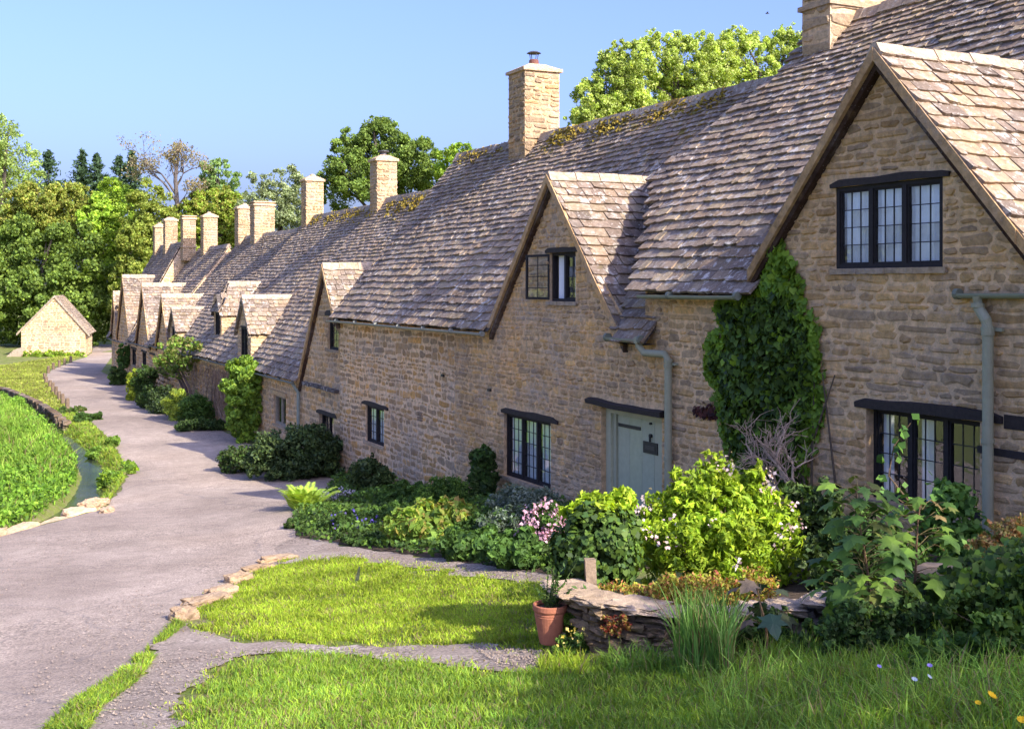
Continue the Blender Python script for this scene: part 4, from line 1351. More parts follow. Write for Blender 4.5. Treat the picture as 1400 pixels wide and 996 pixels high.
def clumps(lobes, n_clump, n_leaf, cr=.30, shell=(.62, 1.0), flat=.75, core=.25, top_bias=0.0):
    """leaf positions gathered in clumps over the outside of several lobes; returns points, outward normals, clump id factor"""
    lob = np.array(lobes, float)
    area = (lob[:, 3] * lob[:, 4] + lob[:, 3] * lob[:, 5] + lob[:, 4] * lob[:, 5])
    p = area / area.sum()
    k = rng.choice(len(lob), n_clump, p=p)
    d = unit(rng.normal(size=(n_clump, 3)) + np.array([0, 0, top_bias]))
    r = rng.uniform(shell[0], shell[1], (n_clump, 1)) ** .7
    cen = lob[k, :3] + d * lob[k, 3:6] * r
    size = lob[k, 3:6].min(1) * cr * rng.uniform(.55, 1.35, n_clump)
    fac = rng.uniform(.78, 1.22, n_clump)
    w = size ** 2; w /= w.sum()
    q = rng.choice(n_clump, n_leaf, p=w)
    off = rng.normal(size=(n_leaf, 3)); off[:, 2] *= flat
    off = unit(off) * rng.random((n_leaf, 1)) ** .45
    pts = cen[q] + off * size[q][:, None]
    nrm = unit(d[q] * .6 + off * .7)
    f = fac[q]
    if core > 0:
        m = int(n_leaf * core)
        kk = rng.choice(len(lob), m, p=p)
        dd = unit(rng.normal(size=(m, 3)))
        pp = lob[kk, :3] + dd * lob[kk, 3:6] * (rng.random((m, 1)) ** .5) * .72
        pts = np.concatenate([pts, pp]); nrm = np.concatenate([nrm, dd]); f = np.concatenate([f, np.full(m, .85)])
    return pts, nrm, f, cen

def u_at(px, b):
    r = (px - 700) / 1600.0
    return (OX + PX * b - r * PY * b) / (r * DY - DX)
def spot(px, b):
    u = u_at(px, b)
    x, y, _ = W(u, b, 0)
    return x, y
def z_at(py, Y): return (390 - py) / 1600.0 * Y

def plant(name, label, cat, base, lobes, pal, leaf, n, mat=None, group=None, n_clump=60, cr=.34, wid=.55, nbw=.6, stems=5, stem_col=(.10, .075, .045), amp=.25, flowers=None, droop=.2, flat=.75, core=.3, stem_r=.012, shell=(.6, 1.0), part='foliage', top_bias=0.0, fold=.12):
    t = thing(name, label, cat, base, group)
    leaf = leaf * .76; n = int(n * 1.65)
    pts, nrm, f, cen = clumps(lobes, n_clump, n, cr=cr, core=core, flat=flat, shell=shell, top_bias=top_bias)
    ok = pts[:, 2] > base[2] - .03
    pts, nrm, f = pts[ok], nrm[ok], f[ok]
    V = leaf_polys(pts, leaf, wid, nrm, nbw, fold, droop)
    np_mesh(part, V, 4, leaf_cols(len(V), pal, amp, f), mat or LEAF, t)
    if stems:
        sm_ = MB()
        for i in range(stems):
            c = cen[rng.integers(0, len(cen))]
            b0 = Vector(base) + Vector((random.uniform(-.12, .12), random.uniform(-.12, .12), -.05))
            mid = b0.lerp(Vector(c), .5) + Vector((random.uniform(-.1, .1), random.uniform(-.1, .1), .08))
            sm_.tube([b0, mid, Vector(c)], [stem_r, stem_r * .75, stem_r * .4], 6, stem_col)
        sm_.build('stem', BARK, t)
    if flowers:
        nf, fs, fpal, per, up = flowers
        k = rng.choice(len(cen), nf)
        lob = np.array(lobes)
        dd = unit(rng.normal(size=(nf, 3)) + np.array([0, -.5, up]))
        li = rng.integers(0, len(lob), nf)
        c = lob[li, :3] + dd * lob[li, 3:6] * 1.02
        P = np.repeat(c, per, 0) + rng.normal(size=(nf * per, 3)) * fs * .9
        V = leaf_polys(P, fs, .8, np.array([0, -.6, .6]), 1.0, .2)
        np_mesh('flowers', V, 4, leaf_cols(len(V), fpal, .15, gain=1.0), PETAL, t)
    return t

def tree(name, label, cat, Y, lobes_px, pal, leaf, n, trunk_px=None, ground_z=None, group=None, n_clump=140, cr=.26, depth=.8, mat=None, limbs=9, trunk_r=.35, wid=.6, bark=(.085, .07, .055), core=.22, flat=.7, amp=.3, shell=(.62, 1.0), nbw=.5, droop=.2, top_bias=.2, cpart='crown'):
    k = Y / 1600.0
    lobes = []
    for L in lobes_px:
        cx, cy, rx, ry = L[:4]; dy = L[4] if len(L) > 4 else random.uniform(-.5, .5) * rx * k
        lobes.append(((cx - 700) * k, Y + dy, (390 - cy) * k, rx * k, (rx + ry) / 2 * k * depth, ry * k))
    tx = (trunk_px - 700) * k if trunk_px is not None else lobes[0][0]
    gz = ground_z if ground_z is not None else Hf(tx, Y)
    t = thing(name, label, cat, (tx, Y, gz), group)
    pts, nrm, f, cen = clumps(lobes, n_clump, n, cr=cr, core=core, flat=flat, shell=shell, top_bias=top_bias)
    ok = pts[:, 2] > gz + .2
    V = leaf_polys(pts[ok], leaf, wid, nrm[ok], nbw, .15, droop)
    np_mesh(cpart, V, 4, leaf_cols(len(V), pal, amp, f[ok], 2.45), mat or LEAF, t)
    mb = MB()
    lz = np.array([l[2] for l in lobes]); top = Vector(lobes[int(np.argmax(lz))][:3])
    base = Vector((tx, Y, gz - .3))
    fork = base.lerp(Vector((tx, Y, float(lz.min()))), .8)
    mb.tube([base, base.lerp(fork, .5) + Vector((.1, 0, 0)), fork, fork.lerp(top, .6), top], [trunk_r, trunk_r * .8, trunk_r * .7, trunk_r * .4, trunk_r * .12], 9, bark)
    for i in range(limbs):
        c = Vector(cen[rng.integers(0, len(cen))])
        s = fork.lerp(top, random.uniform(0, .5))
        m = s.lerp(c, .5) + Vector((0, 0, (c - s).length * .10))
        mb.tube([s, m, c], [trunk_r * .35, trunk_r * .22, trunk_r * .07], 6, bark)
    mb.build('trunk', BARK, t)
    return t

# ------------------------------------------------------------------ trees beyond the row
G_BG = 'trees standing beyond the row'
OLV = [(.10, .130, .02), (.125, .15, .024), (.075, .105, .018), (.14, .15, .028)]
DRK = [(.055, .09, .018), (.075, .115, .02), (.04, .065, .014), (.09, .125, .022)]
BRI = [(.13, .20, .022), (.17, .225, .025), (.095, .155, .02)]
PAL_ = [(.135, .185, .045), (.165, .205, .055), (.105, .15, .036)]
tree('willow_tree', 'pale feathery willow crown rising highest at the left edge of the picture', 'tree', 126, [(0, 200, 38, 50), (18, 235, 34, 48), (45, 272, 38, 40), (-5, 290, 45, 60), (82, 292, 26, 26), (20, 340, 60, 60), (-60, 240, 75, 90), (15, 180, 18, 22)], PAL_, .27, 46000, trunk_px=-5, group=G_BG, n_clump=260, cr=.22, droop=.9, trunk_r=.6)
tree('chestnut_tree', 'broad dark green chestnut tree standing right behind the small stone shed', 'tree', 110, [(40, 345, 60, 48), (100, 350, 55, 45), (10, 405, 60, 50), (75, 410, 65, 52), (130, 420, 42, 50), (30, 455, 70, 30), (120, 455, 45, 25)], DRK + [(.10, .14, .02)], .32, 52000, trunk_px=60, group=G_BG, n_clump=330, cr=.2, flat=.5, wid=.75, trunk_r=.7)
tree('beech_tree', 'olive and copper tinted tree above the dark chestnut at the left', 'tree', 116, [(60, 290, 50, 38), (105, 285, 42, 35), (40, 320, 45, 40), (125, 325, 40, 40)], OLV + [(.15, .135, .03)], .28, 34000, trunk_px=80, group=G_BG, n_clump=260, cr=.21, trunk_r=.5)
tree('maple_tree', 'bright yellow green tree between the chestnut and the far chimneys', 'tree', 113, [(150, 275, 32, 32), (160, 320, 38, 42), (135, 300, 30, 30), (175, 360, 36, 45), (150, 395, 40, 40)], BRI, .27, 32000, trunk_px=160, group=G_BG, n_clump=240, cr=.22, trunk_r=.4)
tree('hawthorn_tree', 'olive brown rounded tree directly behind the farthest pair of chimneys', 'tree', 108, [(205, 285, 34, 38), (225, 315, 36, 38), (195, 335, 38, 42), (240, 340, 30, 35), (190, 400, 38, 50), (205, 440, 40, 40)], OLV, .27, 34000, trunk_px=205, group=G_BG, n_clump=260, cr=.22, trunk_r=.35)
tree('field_tree', 'yellow green rounded tree behind the paired mid row chimneys', 'tree', 112, [(290, 290, 36, 34), (265, 300, 28, 30), (315, 285, 26, 30), (335, 320, 30, 35), (300, 325, 45, 35), (255, 325, 30, 30)], OLV[:2] + BRI[:1] + [(.17, .15, .035)], .27, 28000, trunk_px=290, group=G_BG, n_clump=240, cr=.22, trunk_r=.35)
tree('ash_tree', 'small bluish green tree top poking above the yellow green tree', 'tree', 128, [(300, 238, 26, 22), (318, 255, 16, 22), (285, 255, 18, 20), (300, 270, 30, 25)], [(.09, .14, .04), (.12, .17, .05)], .3, 6000, trunk_px=300, group=G_BG, n_clump=90, cr=.26, core=.1, trunk_r=.3)
tree('birch_tree', 'thin grey green tree seen through behind the single chimney with no pot', 'tree', 106, [(385, 250, 32, 26), (355, 262, 22, 24), (410, 270, 26, 30), (375, 285, 34, 26), (345, 290, 24, 24), (400, 300, 30, 25)], [(.12, .145, .07), (.15, .17, .085), (.10, .13, .055)], .24, 13000, trunk_px=380, group=G_BG, n_clump=200, cr=.24, core=.1, trunk_r=.25)
tree('oak_tree', 'big dark green tree behind the two black topped chimneys', 'tree', 82, [(520, 205, 48, 42), (478, 205, 30, 34), (560, 222, 42, 40), (495, 245, 45, 36), (590, 235, 34, 34), (545, 255, 50, 30), (455, 235, 22, 30), (470, 265, 34, 28), (510, 172, 22, 16)], DRK + [(.10, .135, .03)], .19, 48000, trunk_px=525, group=G_BG, n_clump=340, cr=.22, trunk_r=.45)
tree('elder_tree', 'bright green leafy tuft showing over the ridge beside the big dark tree', 'tree', 79, [(636, 206, 15, 12), (612, 212, 18, 14), (650, 214, 12, 10), (625, 235, 30, 22)], BRI, .22, 5000, trunk_px=630, group=G_BG, n_clump=80, cr=.3, trunk_r=.2)
for i, (lab, lp, tp) in enumerate([
    ('yellow green poplar beside the tall cowled chimney', [(805, 150, 26, 42), (838, 115, 30, 46), (822, 165, 42, 34), (868, 98, 28, 42), (860, 150, 40, 40), (790, 172, 20, 24), (845, 78, 16, 26)], 835),
    ('yellow green poplar in the middle of the three above the mossy ridge', [(905, 85, 28, 38), (935, 95, 30, 46), (960, 78, 24, 34), (915, 135, 44, 36), (965, 125, 38, 36), (890, 62, 15, 22), (925, 58, 14, 20), (985, 95, 34, 44), (870, 120, 30, 40)], 930),
    ('yellow green poplar standing nearest the big cut off chimney', [(1000, 78, 26, 38), (1035, 90, 30, 46), (1070, 72, 26, 36), (1095, 90, 22, 44), (1020, 125, 40, 34), (1070, 125, 40, 34), (1080, 48, 14, 20), (1010, 55, 14, 20), (975, 110, 30, 44)], 1040)]):
    tree('poplar_tree', lab, 'tree', 73 + 2 * i, lp, [(.17, .22, .04), (.20, .25, .055), (.13, .18, .035), (.22, .24, .075)], .16, 40000, trunk_px=tp, group='poplars above the mossy ridge', n_clump=460, cr=.19, flat=1.2, core=.12, trunk_r=.3, limbs=14, top_bias=.6)

def conifer(px, top, spread, lab):
    Y = 140; k = Y / 1600.0
    x = (px - 700) * k; zt = (390 - top) * k; gz = Hf(x, Y)
    t = thing('fir_tree', lab, 'tree', (x, Y, gz), 'dark firs on the skyline')
    mb = MB(); mb.tube([(x, Y, gz - .3), (x, Y, zt)], .3, 7, (.06, .05, .04), r1=.03); mb.build('trunk', BARK, t)
    P = []
    h = zt - gz
    for i in range(110):
        f = random.random() ** 1.1 * .35
        z = zt - f * h; r = spread * k * (.10 + f * 8.0) * random.uniform(.4, 1.15)
        a = random.random() * 6.283
        for s in np.linspace(.15, 1, 16):
            P.append((x + r * s * math.cos(a) + random.gauss(0, .15), Y + r * s * math.sin(a) + random.gauss(0, .15), z + r * .35 * s * s + random.gauss(0, .12)))
    V = leaf_polys(np.array(P), .55, .35, np.array([0, 0, 1]), .3, .05)
    np_mesh('crown', V, 4, leaf_cols(len(V), [(.04, .07, .03), (.05, .085, .035), (.03, .055, .025)], .25), LEAF, t)
conifer(66, 207, 18, 'dark fir top nearest the pale willow')
conifer(112, 206, 14, 'dark fir with twin pointed tips in the middle of the skyline firs')
conifer(132, 212, 13, 'shorter dark fir pressed against the twin tipped fir')
conifer(163, 214, 13, 'dark fir with a thin spiky top left of the bare tree')
conifer(180, 208, 16, 'dark fir beside the bare grey tree')

def bare_tree():
    Y = 112; k = Y / 1600.0
    P = lambda px, py, dy=0: Vector(((px - 700) * k, Y + dy, (390 - py) * k))
    b = P(244, 300); gz = Hf(b.x, Y)
    t = thing('bare_tree', 'tall grey tree still almost bare with fine twigs against the sky', 'tree', (b.x, Y, gz))
    mb = MB(); col = (.12, .10, .085)
    mb.tube([(b.x, Y, gz - .3), tuple(P(244, 300)), tuple(P(240, 245)), tuple(P(245, 205))], [.35, .25, .18, .06], 7, col)
    tips = []
    def grow(p, d, L, r, n):
        q = p + d * L
        m = p.lerp(q, .5) + Vector((random.uniform(-1, 1), random.uniform(-1, 1), random.uniform(0, 1))) * L * .06
        mb.tube([p, m, q], [r, r * .8, r * .55], 4, col, cap=False)
        if n == 0: tips.append(q); return
        for _ in range(random.choice((2, 3, 3))):
            e = (d + Vector((random.gauss(0, .5), random.gauss(0, .5), random.gauss(.1, .35)))).normalized()
            grow(q if random.random() < .6 else p.lerp(q, .7), e, L * random.uniform(.6, .85), r * .55, n - 1)
    for (a, c, L) in ((P(243, 280), P(205, 215), 1), (P(241, 260), P(235, 205), 1), (P(241, 255), P(265, 210), 1), (P(243, 285), P(268, 245), 1), (P(243, 270), P(188, 190), .8)):
        d = (c - a); grow(a, d.normalized(), d.length * .40, .12, 4)
    mb.build('trunk', BARK, t)
    T = np.array([tuple(q) for q in tips]); T = np.repeat(T, 12, 0) + rng.normal(size=(len(T) * 12, 3)) * .26
    V = leaf_polys(T, .22, .6)
    np_mesh('crown', V, 4, leaf_cols(len(V), [(.20, .155, .075), (.17, .16, .06), (.15, .12, .09)], .2), LEAF, t)
bare_tree()
# the tree on the bank behind the standpoint that shades the near grass
def bank_tree():
    gz = Hf(7.6, .6)
    t = thing('bank_tree', 'shady tree on the bank outside the right edge whose shadow covers the near grass', 'tree', (7.6, .6, gz))
    lobes = [(7.7, .5, 2.9, 1.7, 1.5, 1.2), (8.9, 2.6, 3.0, 1.3, 1.3, 1.2), (6.7, -.2, 2.7, 1.2, 1.3, .9), (8.5, 1.0, 3.2, 1.7, 1.5, 1.3), (7.4, -.6, 3.4, 1.6, 1.5, 1.2), (9.9, 3.2, 3.0, 1.3, 1.3, 1.1), (6.0, -1.0, 2.4, 1.0, 1.2, .9)]
    pts, nrm, f, cen = clumps(lobes, 150, 7500, cr=.3, core=.1)
    V = leaf_polys(pts, .17, .7, nrm, .4)
    np_mesh('crown', V, 4, leaf_cols(len(V), DRK, .25, f), LEAF, t)
    mb = MB(); b = Vector((7.6, .6, gz - .2)); fk = Vector((7.5, .6, 1.4))
    mb.tube([b, fk, Vector((7.3, .6, 3.6))], [.22, .17, .04], 9, (.085, .07, .055))
    for i in range(10): mb.tube([fk, fk.lerp(Vector(cen[i]), .5) + Vector((0, 0, .2)), Vector(cen[i])], [.08, .05, .015], 6, (.085, .07, .055))
    mb.build('trunk', BARK, t)
bank_tree()
# ------------------------------------------------------------------ shrubs and flowers along the row
DKG = [(.032, .056, .016), (.05, .08, .022), (.022, .04, .014), (.075, .105, .03)]
MID = [(.05, .10, .02), (.075, .135, .025), (.035, .07, .016)]
FRESH = [(.12, .20, .03), (.16, .25, .035), (.085, .15, .025)]
LIME = [(.185, .275, .016), (.235, .32, .02), (.13, .215, .014), (.27, .33, .03)]
SILV = [(.11, .14, .10), (.15, .18, .14), (.075, .10, .07)]
def bedplant(name, label, cat, px0, px1, py0, b, pal, leaf, n, lobes=None, pyb=None, **kw):
    """a plant rooted at distance b before the wall; spans px0..px1, top at py0"""
    x, y = spot((px0 + px1) / 2, b)
    k = y / 1600.0
    gz = Hf(x, y)
    zt = z_at(py0, y)
    zb = gz if pyb is None else z_at(pyb, y)
    r = (px1 - px0) / 2 * k; h = zt - zb
    if lobes is None: lobes = [(0, 0, .5, 1, 1.0, .54), (-.5, -.1, .40, .65, .8, .42), (.5, .1, .42, .65, .8, .44), (.1, -.5, .3, .8, .6, .32)]
    L = [(x + a * r, y + c * r, zb + d * h, e * r * .92, f * r, g * h) for a, c, d, e, f, g in lobes]
    return plant(name, label, cat, (x, y, gz), L, pal, leaf, n, **kw)

bedplant('shrub', 'large dark glossy shrub before the low cottage with the drip ledge', 'shrub', 338, 470, 578, -1.3, DKG + [(.03, .05, .02)], .15, 9000, n_clump=200, cr=.26, mat=GLOSSLEAF, lobes=[(-.35, -.2, .42, .62, .6, .44), (.25, 0, .48, .62, .6, .50), (.7, .1, .36, .35, .5, .38), (-.75, -.2, .28, .32, .4, .28), (.0, -.4, .25, .7, .5, .27)])
bedplant('shrub', 'round dark evergreen shrub against the wall under the two light window', 'shrub', 476, 538, 622, -1.0, DKG, .14, 3600, mat=GLOSSLEAF, n_clump=90, lobes=[(0, 0, .45, .85, .8, .45), (0, 0, .75, .5, .5, .25), (-.4, 0, .35, .6, .6, .35), (.45, 0, .38, .55, .6, .36)])
bedplant('climber', 'dark leafy climber growing in a narrow column left of the three light window', 'climber', 638, 683, 613, -.45, DKG + MID, .20, 2600, n_clump=70, cr=.45, lobes=[(0, 0, .82, .75, .7, .18), (.0, 0, .60, .6, .6, .22), (.1, 0, .38, .85, .7, .25), (0, 0, .15, .6, .6, .2)])
bedplant('shrub', 'leafy green mound at the foot of the wall beneath the air brick', 'shrub', 515, 600, 662, -1.5, MID, .13, 3400, n_clump=90)
bedplant('shrub', 'feathery green shrub close to the wall left of the dark leafy climber', 'shrub', 570, 640, 652, -1.3, MID + FRESH[:1], .10, 3200, n_clump=90, wid=.3)
bedplant('shrub', 'small plum leaved shrub at the foot of the wall', 'shrub', 592, 622, 660, -.55, [(.045, .025, .028), (.06, .035, .03), (.03, .02, .02)], .13, 700, n_clump=30)
bedplant('shrub', 'silver grey leaved shrub under the three light window sill', 'shrub', 668, 762, 664, -1.5, SILV, .10, 4200, n_clump=110, wid=.45)
bedplant('shrub', 'low silver green shrub in front of the taller silver grey one', 'shrub', 655, 725, 692, -2.6, SILV + MID[:1], .10, 2600, n_clump=80, wid=.45)
bedplant('flower_clump', 'clump of geraniums with lobed green leaves at the right end of the bed', 'flower clump', 668, 765, 728, -3.3, MID + [(.06, .12, .02)], .15, 2600, n_clump=80, wid=.9, nbw=1.2, flat=.5)
bedplant('flower_clump', 'low leafy geranium clump spilling onto the gravel path', 'flower clump', 600, 690, 722, -3.5, MID, .14, 2400, n_clump=80, wid=.9, nbw=1.2, flat=.5)
bedplant('hydrangea', 'yellow green hydrangea with orange tinted new leaves in the flower bed', 'hydrangea', 528, 655, 688, -3.2, FRESH + [(.20, .24, .03), (.24, .16, .05), (.09, .14, .025)], .24, 2300, n_clump=90, wid=.62, nbw=1.0, droop=.6)
bedplant('flower_clump', 'pink flowering bush just left of the ivy hedge', 'flower clump', 716, 778, 692, -2.9, MID, .11, 1500, n_clump=60, flowers=(130, .055, [(.62, .36, .44), (.72, .50, .55), (.55, .28, .38)], 8, .7))
bedplant('flower_clump', 'violet blue flower clump at the near edge of the bed', 'flower clump', 440, 525, 700, -3.7, MID + DKG[:2], .11, 2600, n_clump=80, wid=.35, flowers=(20, .05, [(.12, .09, .40), (.16, .12, .45), (.20, .16, .42)], 7, 1.0))
bedplant('flower_clump', 'pale lilac flower spikes behind the violet blue clump', 'flower clump', 428, 490, 672, -2.4, [(.09, .13, .06), (.12, .15, .08)], .10, 1300, n_clump=40, wid=.25, flowers=(36, .06, [(.40, .36, .44), (.46, .42, .46)], 5, 1.2))
bedplant('shrub', 'dense green edging shrub between the violet flowers and the lime fern', 'shrub', 392, 470, 705, -4.0, MID + DKG, .10, 2400, n_clump=80)
bedplant('shrub', 'low green filler plants in the middle of the bed behind the hydrangea', 'shrub', 500, 585, 690, -2.6, MID, .11, 2400, n_clump=80)
bedplant('shrub', 'low dark green shrub along the gravel path edge before the hydrangea', 'shrub', 465, 560, 722, -3.9, DKG + MID, .10, 2200, n_clump=80)
bedplant('shrub', 'leafy green plant filling the bed between hydrangea and silver shrub', 'shrub', 625, 700, 700, -2.6, MID + DKG[:1], .13, 1800, n_clump=60)

def fronds(name, label, cat, base, n, h, spread, pal, pin=.09, mat=None, up=1.3):
    """arching fronds, each a midrib with leaflets in pairs"""
    t = thing(name, label, cat, base)
    P = []; D = []; mb = MB()
    for i in range(n):
        a = random.random() * 6.283; s = spread * random.uniform(.3, 1)
        tip = Vector((s * math.cos(a), s * math.sin(a), h * random.uniform(.65, 1.05)))
        p0 = Vector(base) + Vector((random.gauss(0, spread * .15), random.gauss(0, spread * .15), 0))
        pts = [p0 + Vector((tip.x * f ** up, tip.y * f ** up, tip.z * (1 - (1 - f) ** 1.5))) for f in np.linspace(0, 1, 9)]
        mb.tube(pts, .006, 4, tuple(np.array(pal[0]) * .8), r1=.002, cap=False)
        for j in range(1, 9):
            d = (pts[j] - pts[j - 1]).normalized(); sd = d.cross(Vector((0, 0, 1))).normalized() if abs(d.z) < .98 else Vector((1, 0, 0))
            for q in (0, .5):
                for sg in (-1, 1):
                    L = pin * (1 - .6 * j / 9)
                    c = pts[j - 1].lerp(pts[j], q); e = (sd * sg + d * .5).normalized() * L; w = d * L * .16
                    P.append([tuple(c - w), tuple(c + e * .5 - w * .9), tuple(c + e), tuple(c + e * .5 + w * 1.2)])
    V = np.array(P)
    np_mesh('fronds', V, 4, leaf_cols(len(V), pal, .2), mat or LEAF, t)
    mb.build('stem', BARK, t)
    return t
x, y = spot(418, -3.3); z = Hf(x, y)
fronds('fern', 'bright lime green fern at the corner of the bed beside the road', 'fern', (x, y, z), 46, z_at(664, y) - z, .75, [(.26, .36, .05), (.32, .42, .06), (.20, .30, .04)], .24)
x, y = spot(590, -.9); z = Hf(x, y)

bedp = [W(u, -.05, 0)[:2] for u in (38.6, 34, 30, 26, 22, 18)] + PXY([(800, 792), (750, 787), (700, 780), (620, 767), (520, 754), (405, 735), (400, 705), (440, 680)])
sheet('flower_bed', bedp, .4, .012, SOIL, .4, .05)
bedplant('shrub', 'leafy plants filling the bed between fern and dark evergreen shrub', 'shrub', 455, 520, 680, -2.0, MID + DKG[:2], .12, 2600, n_clump=80)
bedplant('shrub', 'low green plants covering the bed behind the low geranium', 'shrub', 590, 660, 705, -2.7, MID, .12, 2200, n_clump=80)
bedplant('shrub', 'green edging plants at the corner of the bed below the lime fern', 'shrub', 388, 430, 712, -4.3, MID + FRESH[:1], .10, 1800, n_clump=60)
bedplant('shrub', 'dark low plants at the bed end beside the ivy hedge', 'shrub', 735, 790, 745, -3.0, DKG + MID, .12, 2000, n_clump=60)
bedplant('shrub', 'leafy plants under the sill at the right end of the bed', 'shrub', 735, 800, 690, -1.2, MID + SILV[:1], .12, 2000, n_clump=60)
def groundcover():
    q = np.array(bedp); n = 16000
    a = rng.uniform(q.min(0), q.max(0), (n * 4, 2)); a = a[inside(bedp, a[:, 0], a[:, 1])][:n]
    nz = np.array([noise.noise(Vector((x * 1.1, y * 1.1, 2))) for x, y in a])
    h = np.clip(.16 + .22 * nz, .03, .4)
    C = np.stack([a[:, 0], a[:, 1], H(a[:, 0], a[:, 1]) + h * rng.random(len(a)) ** .6], -1)
    V = leaf_polys(C, .10, .6, np.array([0, 0, 1]), .7, .12)
    tag(np_mesh('groundcover', V, 4, leaf_cols(len(V), MID + DKG[:2] + FRESH[:1], .3, 1 + .5 * nz), LEAF), kind='stuff')
groundcover()
# along the low cottages down the lane
bedplant('climber', 'bright green climber covering the wall below the sunlit dormer', 'climber', 300, 366, 488, -.6, FRESH + [(.20, .28, .03)], .22, 5200, n_clump=130, cr=.34, wid=.65, lobes=[(0, 0, .80, .85, .5, .2), (-.1, 0, .58, .95, .5, .28), (.2, 0, .45, .8, .5, .3), (-.1, 0, .25, .7, .5, .25)], stems=6)
bedplant('shrub', 'low green and plum hedge at the road edge by the dark glossy shrub', 'shrub', 298, 390, 608, -2.1, MID + DKG + [(.06, .045, .035)], .14, 4200, n_clump=120, lobes=[(-.5, -.1, .5, .5, .5, .5), (0, 0, .5, .6, .6, .48), (.5, .2, .5, .55, .6, .5)])
bedplant('shrub', 'low dark clipped hedge below the bare brown vine', 'shrub', 238, 312, 572, -1.2, DKG + MID[:1], .13, 4000, n_clump=110, lobes=[(-.5, -.1, .5, .5, .6, .5), (0, 0, .5, .6, .6, .48), (.5, .2, .45, .55, .6, .45)])
bedplant('ornamental_grass', 'yellow green tufted plant spilling over the lane edge', 'grass clump', 224, 262, 536, -1.3, [(.22, .28, .03), (.28, .32, .045), (.10, .15, .03)], .30, 2200, n_clump=50, wid=.18, nbw=.2, droop=-.6)
bedplant('shrub', 'green shrub beside the yellow green tufted plant', 'shrub', 245, 290, 540, -.9, MID, .15, 2000, n_clump=60)
bedplant('shrub', 'dark blue green shrub before the leaning rose trunk', 'shrub', 205, 248, 528, -1.3, DKG + [(.05, .07, .05)], .16, 2800, n_clump=80)
bedplant('shrub', 'tall dark clipped shrub half gold on its lane side', 'shrub', 182, 214, 495, -1.2, DKG + MID, .16, 3200, n_clump=80)
bedplant('shrub', 'golden yellow green shrub pressed against the dark clipped one', 'shrub', 172, 192, 500, -1.7, [(.26, .29, .025), (.22, .27, .03), (.14, .20, .025)], .16, 1600, n_clump=40)
bedplant('shrub', 'small dark bush at the far end of the cottage row', 'shrub', 150, 174, 500, -1.0, MID + DKG, .18, 1800, n_clump=50)
bedplant('climber', 'ivy patch on the wall of the farthest cottage', 'climber', 160, 180, 468, -.3, MID, .2, 1200, n_clump=40, pyb=506)
bedplant('shrub', 'dark low shrub next to the golden one at the lane edge', 'shrub', 188, 222, 530, -1.6, DKG + MID, .15, 2000, n_clump=60)
def rose():
    b = -.5
    x, y = spot(262, b); gz = Hf(x, y)
    t = thing('climbing_rose', 'loose climbing rose with a leaning brown trunk over the cottage doorway', 'climber', (x, y, gz))
    P = lambda px, py, bb=b: Vector((*spot(px, bb), z_at(py, spot(px, bb)[1])))
    mb = MB(); c = (.13, .085, .06)
    for dx in (0, 5, -4):
        mb.tube([Vector((x, y, gz - .1)), P(262 + dx, 565), P(254 + dx, 530), P(240 + dx, 500), P(232 + dx * 2, 480)], [.09, .08, .06, .045, .02], 6, c)
    for i in range(30):
        a = P(random.uniform(228, 256), random.uniform(480, 520)); mb.tube([a, a + Vector((random.gauss(0, .5), random.gauss(0, .3), random.gauss(.2, .4)))], .02, 4, c, r1=.006)
    mb.build('stem', BARK, t)
    L = [(*P(236, 484), 1.0, .7, .75), (*P(255, 478), .9, .6, .6), (*P(262, 468), .6, .5, .4), (*P(228, 498), .6, .5, .5), (*P(250, 505), .7, .5, .5)]
    pts, nrm, f, cen = clumps(L, 90, 2600, cr=.3, core=.1)
    V = leaf_polys(pts, .18, .6, nrm, .4)
    np_mesh('foliage', V, 4, leaf_cols(len(V), FRESH + [(.20, .17, .06), (.13, .15, .04)], .3, f), LEAF, t)
rose()
def bare_vine():
    x, y = spot(300, -.2); gz = Hf(x, y)
    t = thing('bare_vine', 'bare brown vine stems hanging over the cottage wall under the eaves', 'climber', (x, y, gz))
    mb = MB()
    u0, u1 = u_at(318, -.1), u_at(262, -.1)
    for i in range(300):
        f = random.random()
        u = u1 + (u0 - u1) * f ** .6
        top = -3.4 - random.random() ** 1.5 * 1.3
        L = random.uniform(.4, 1.9) * (1 if f > .4 else .5)
        b = -.06 - random.random() * .22
        pts = [Vector(W(u + random.gauss(0, .1), b, top)), Vector(W(u + random.gauss(0, .3), b - .04, top - L * random.uniform(.2, .6))), Vector(W(u + random.gauss(0, .5), b + random.gauss(0, .05), top - L * random.uniform(.6, 1)))]
        k = random.uniform(.7, 1.3)
        mb.tube(pts, .012, 4, (.30 * k, .21 * k, .145 * k), r1=.005, cap=False)
    for f in (.55, .62, .8, .9):
        u = u1 + (u0 - u1) * f
        mb.tube([Vector(W(u, -.2, gz - .1)), Vector(W(u + .1, -.12, -4.8)), Vector(W(u - .05, -.1, -3.6))], .05, 6, (.2, .14, .10), r1=.02)
    mb.build('stem', BARK, t)
bare_vine()

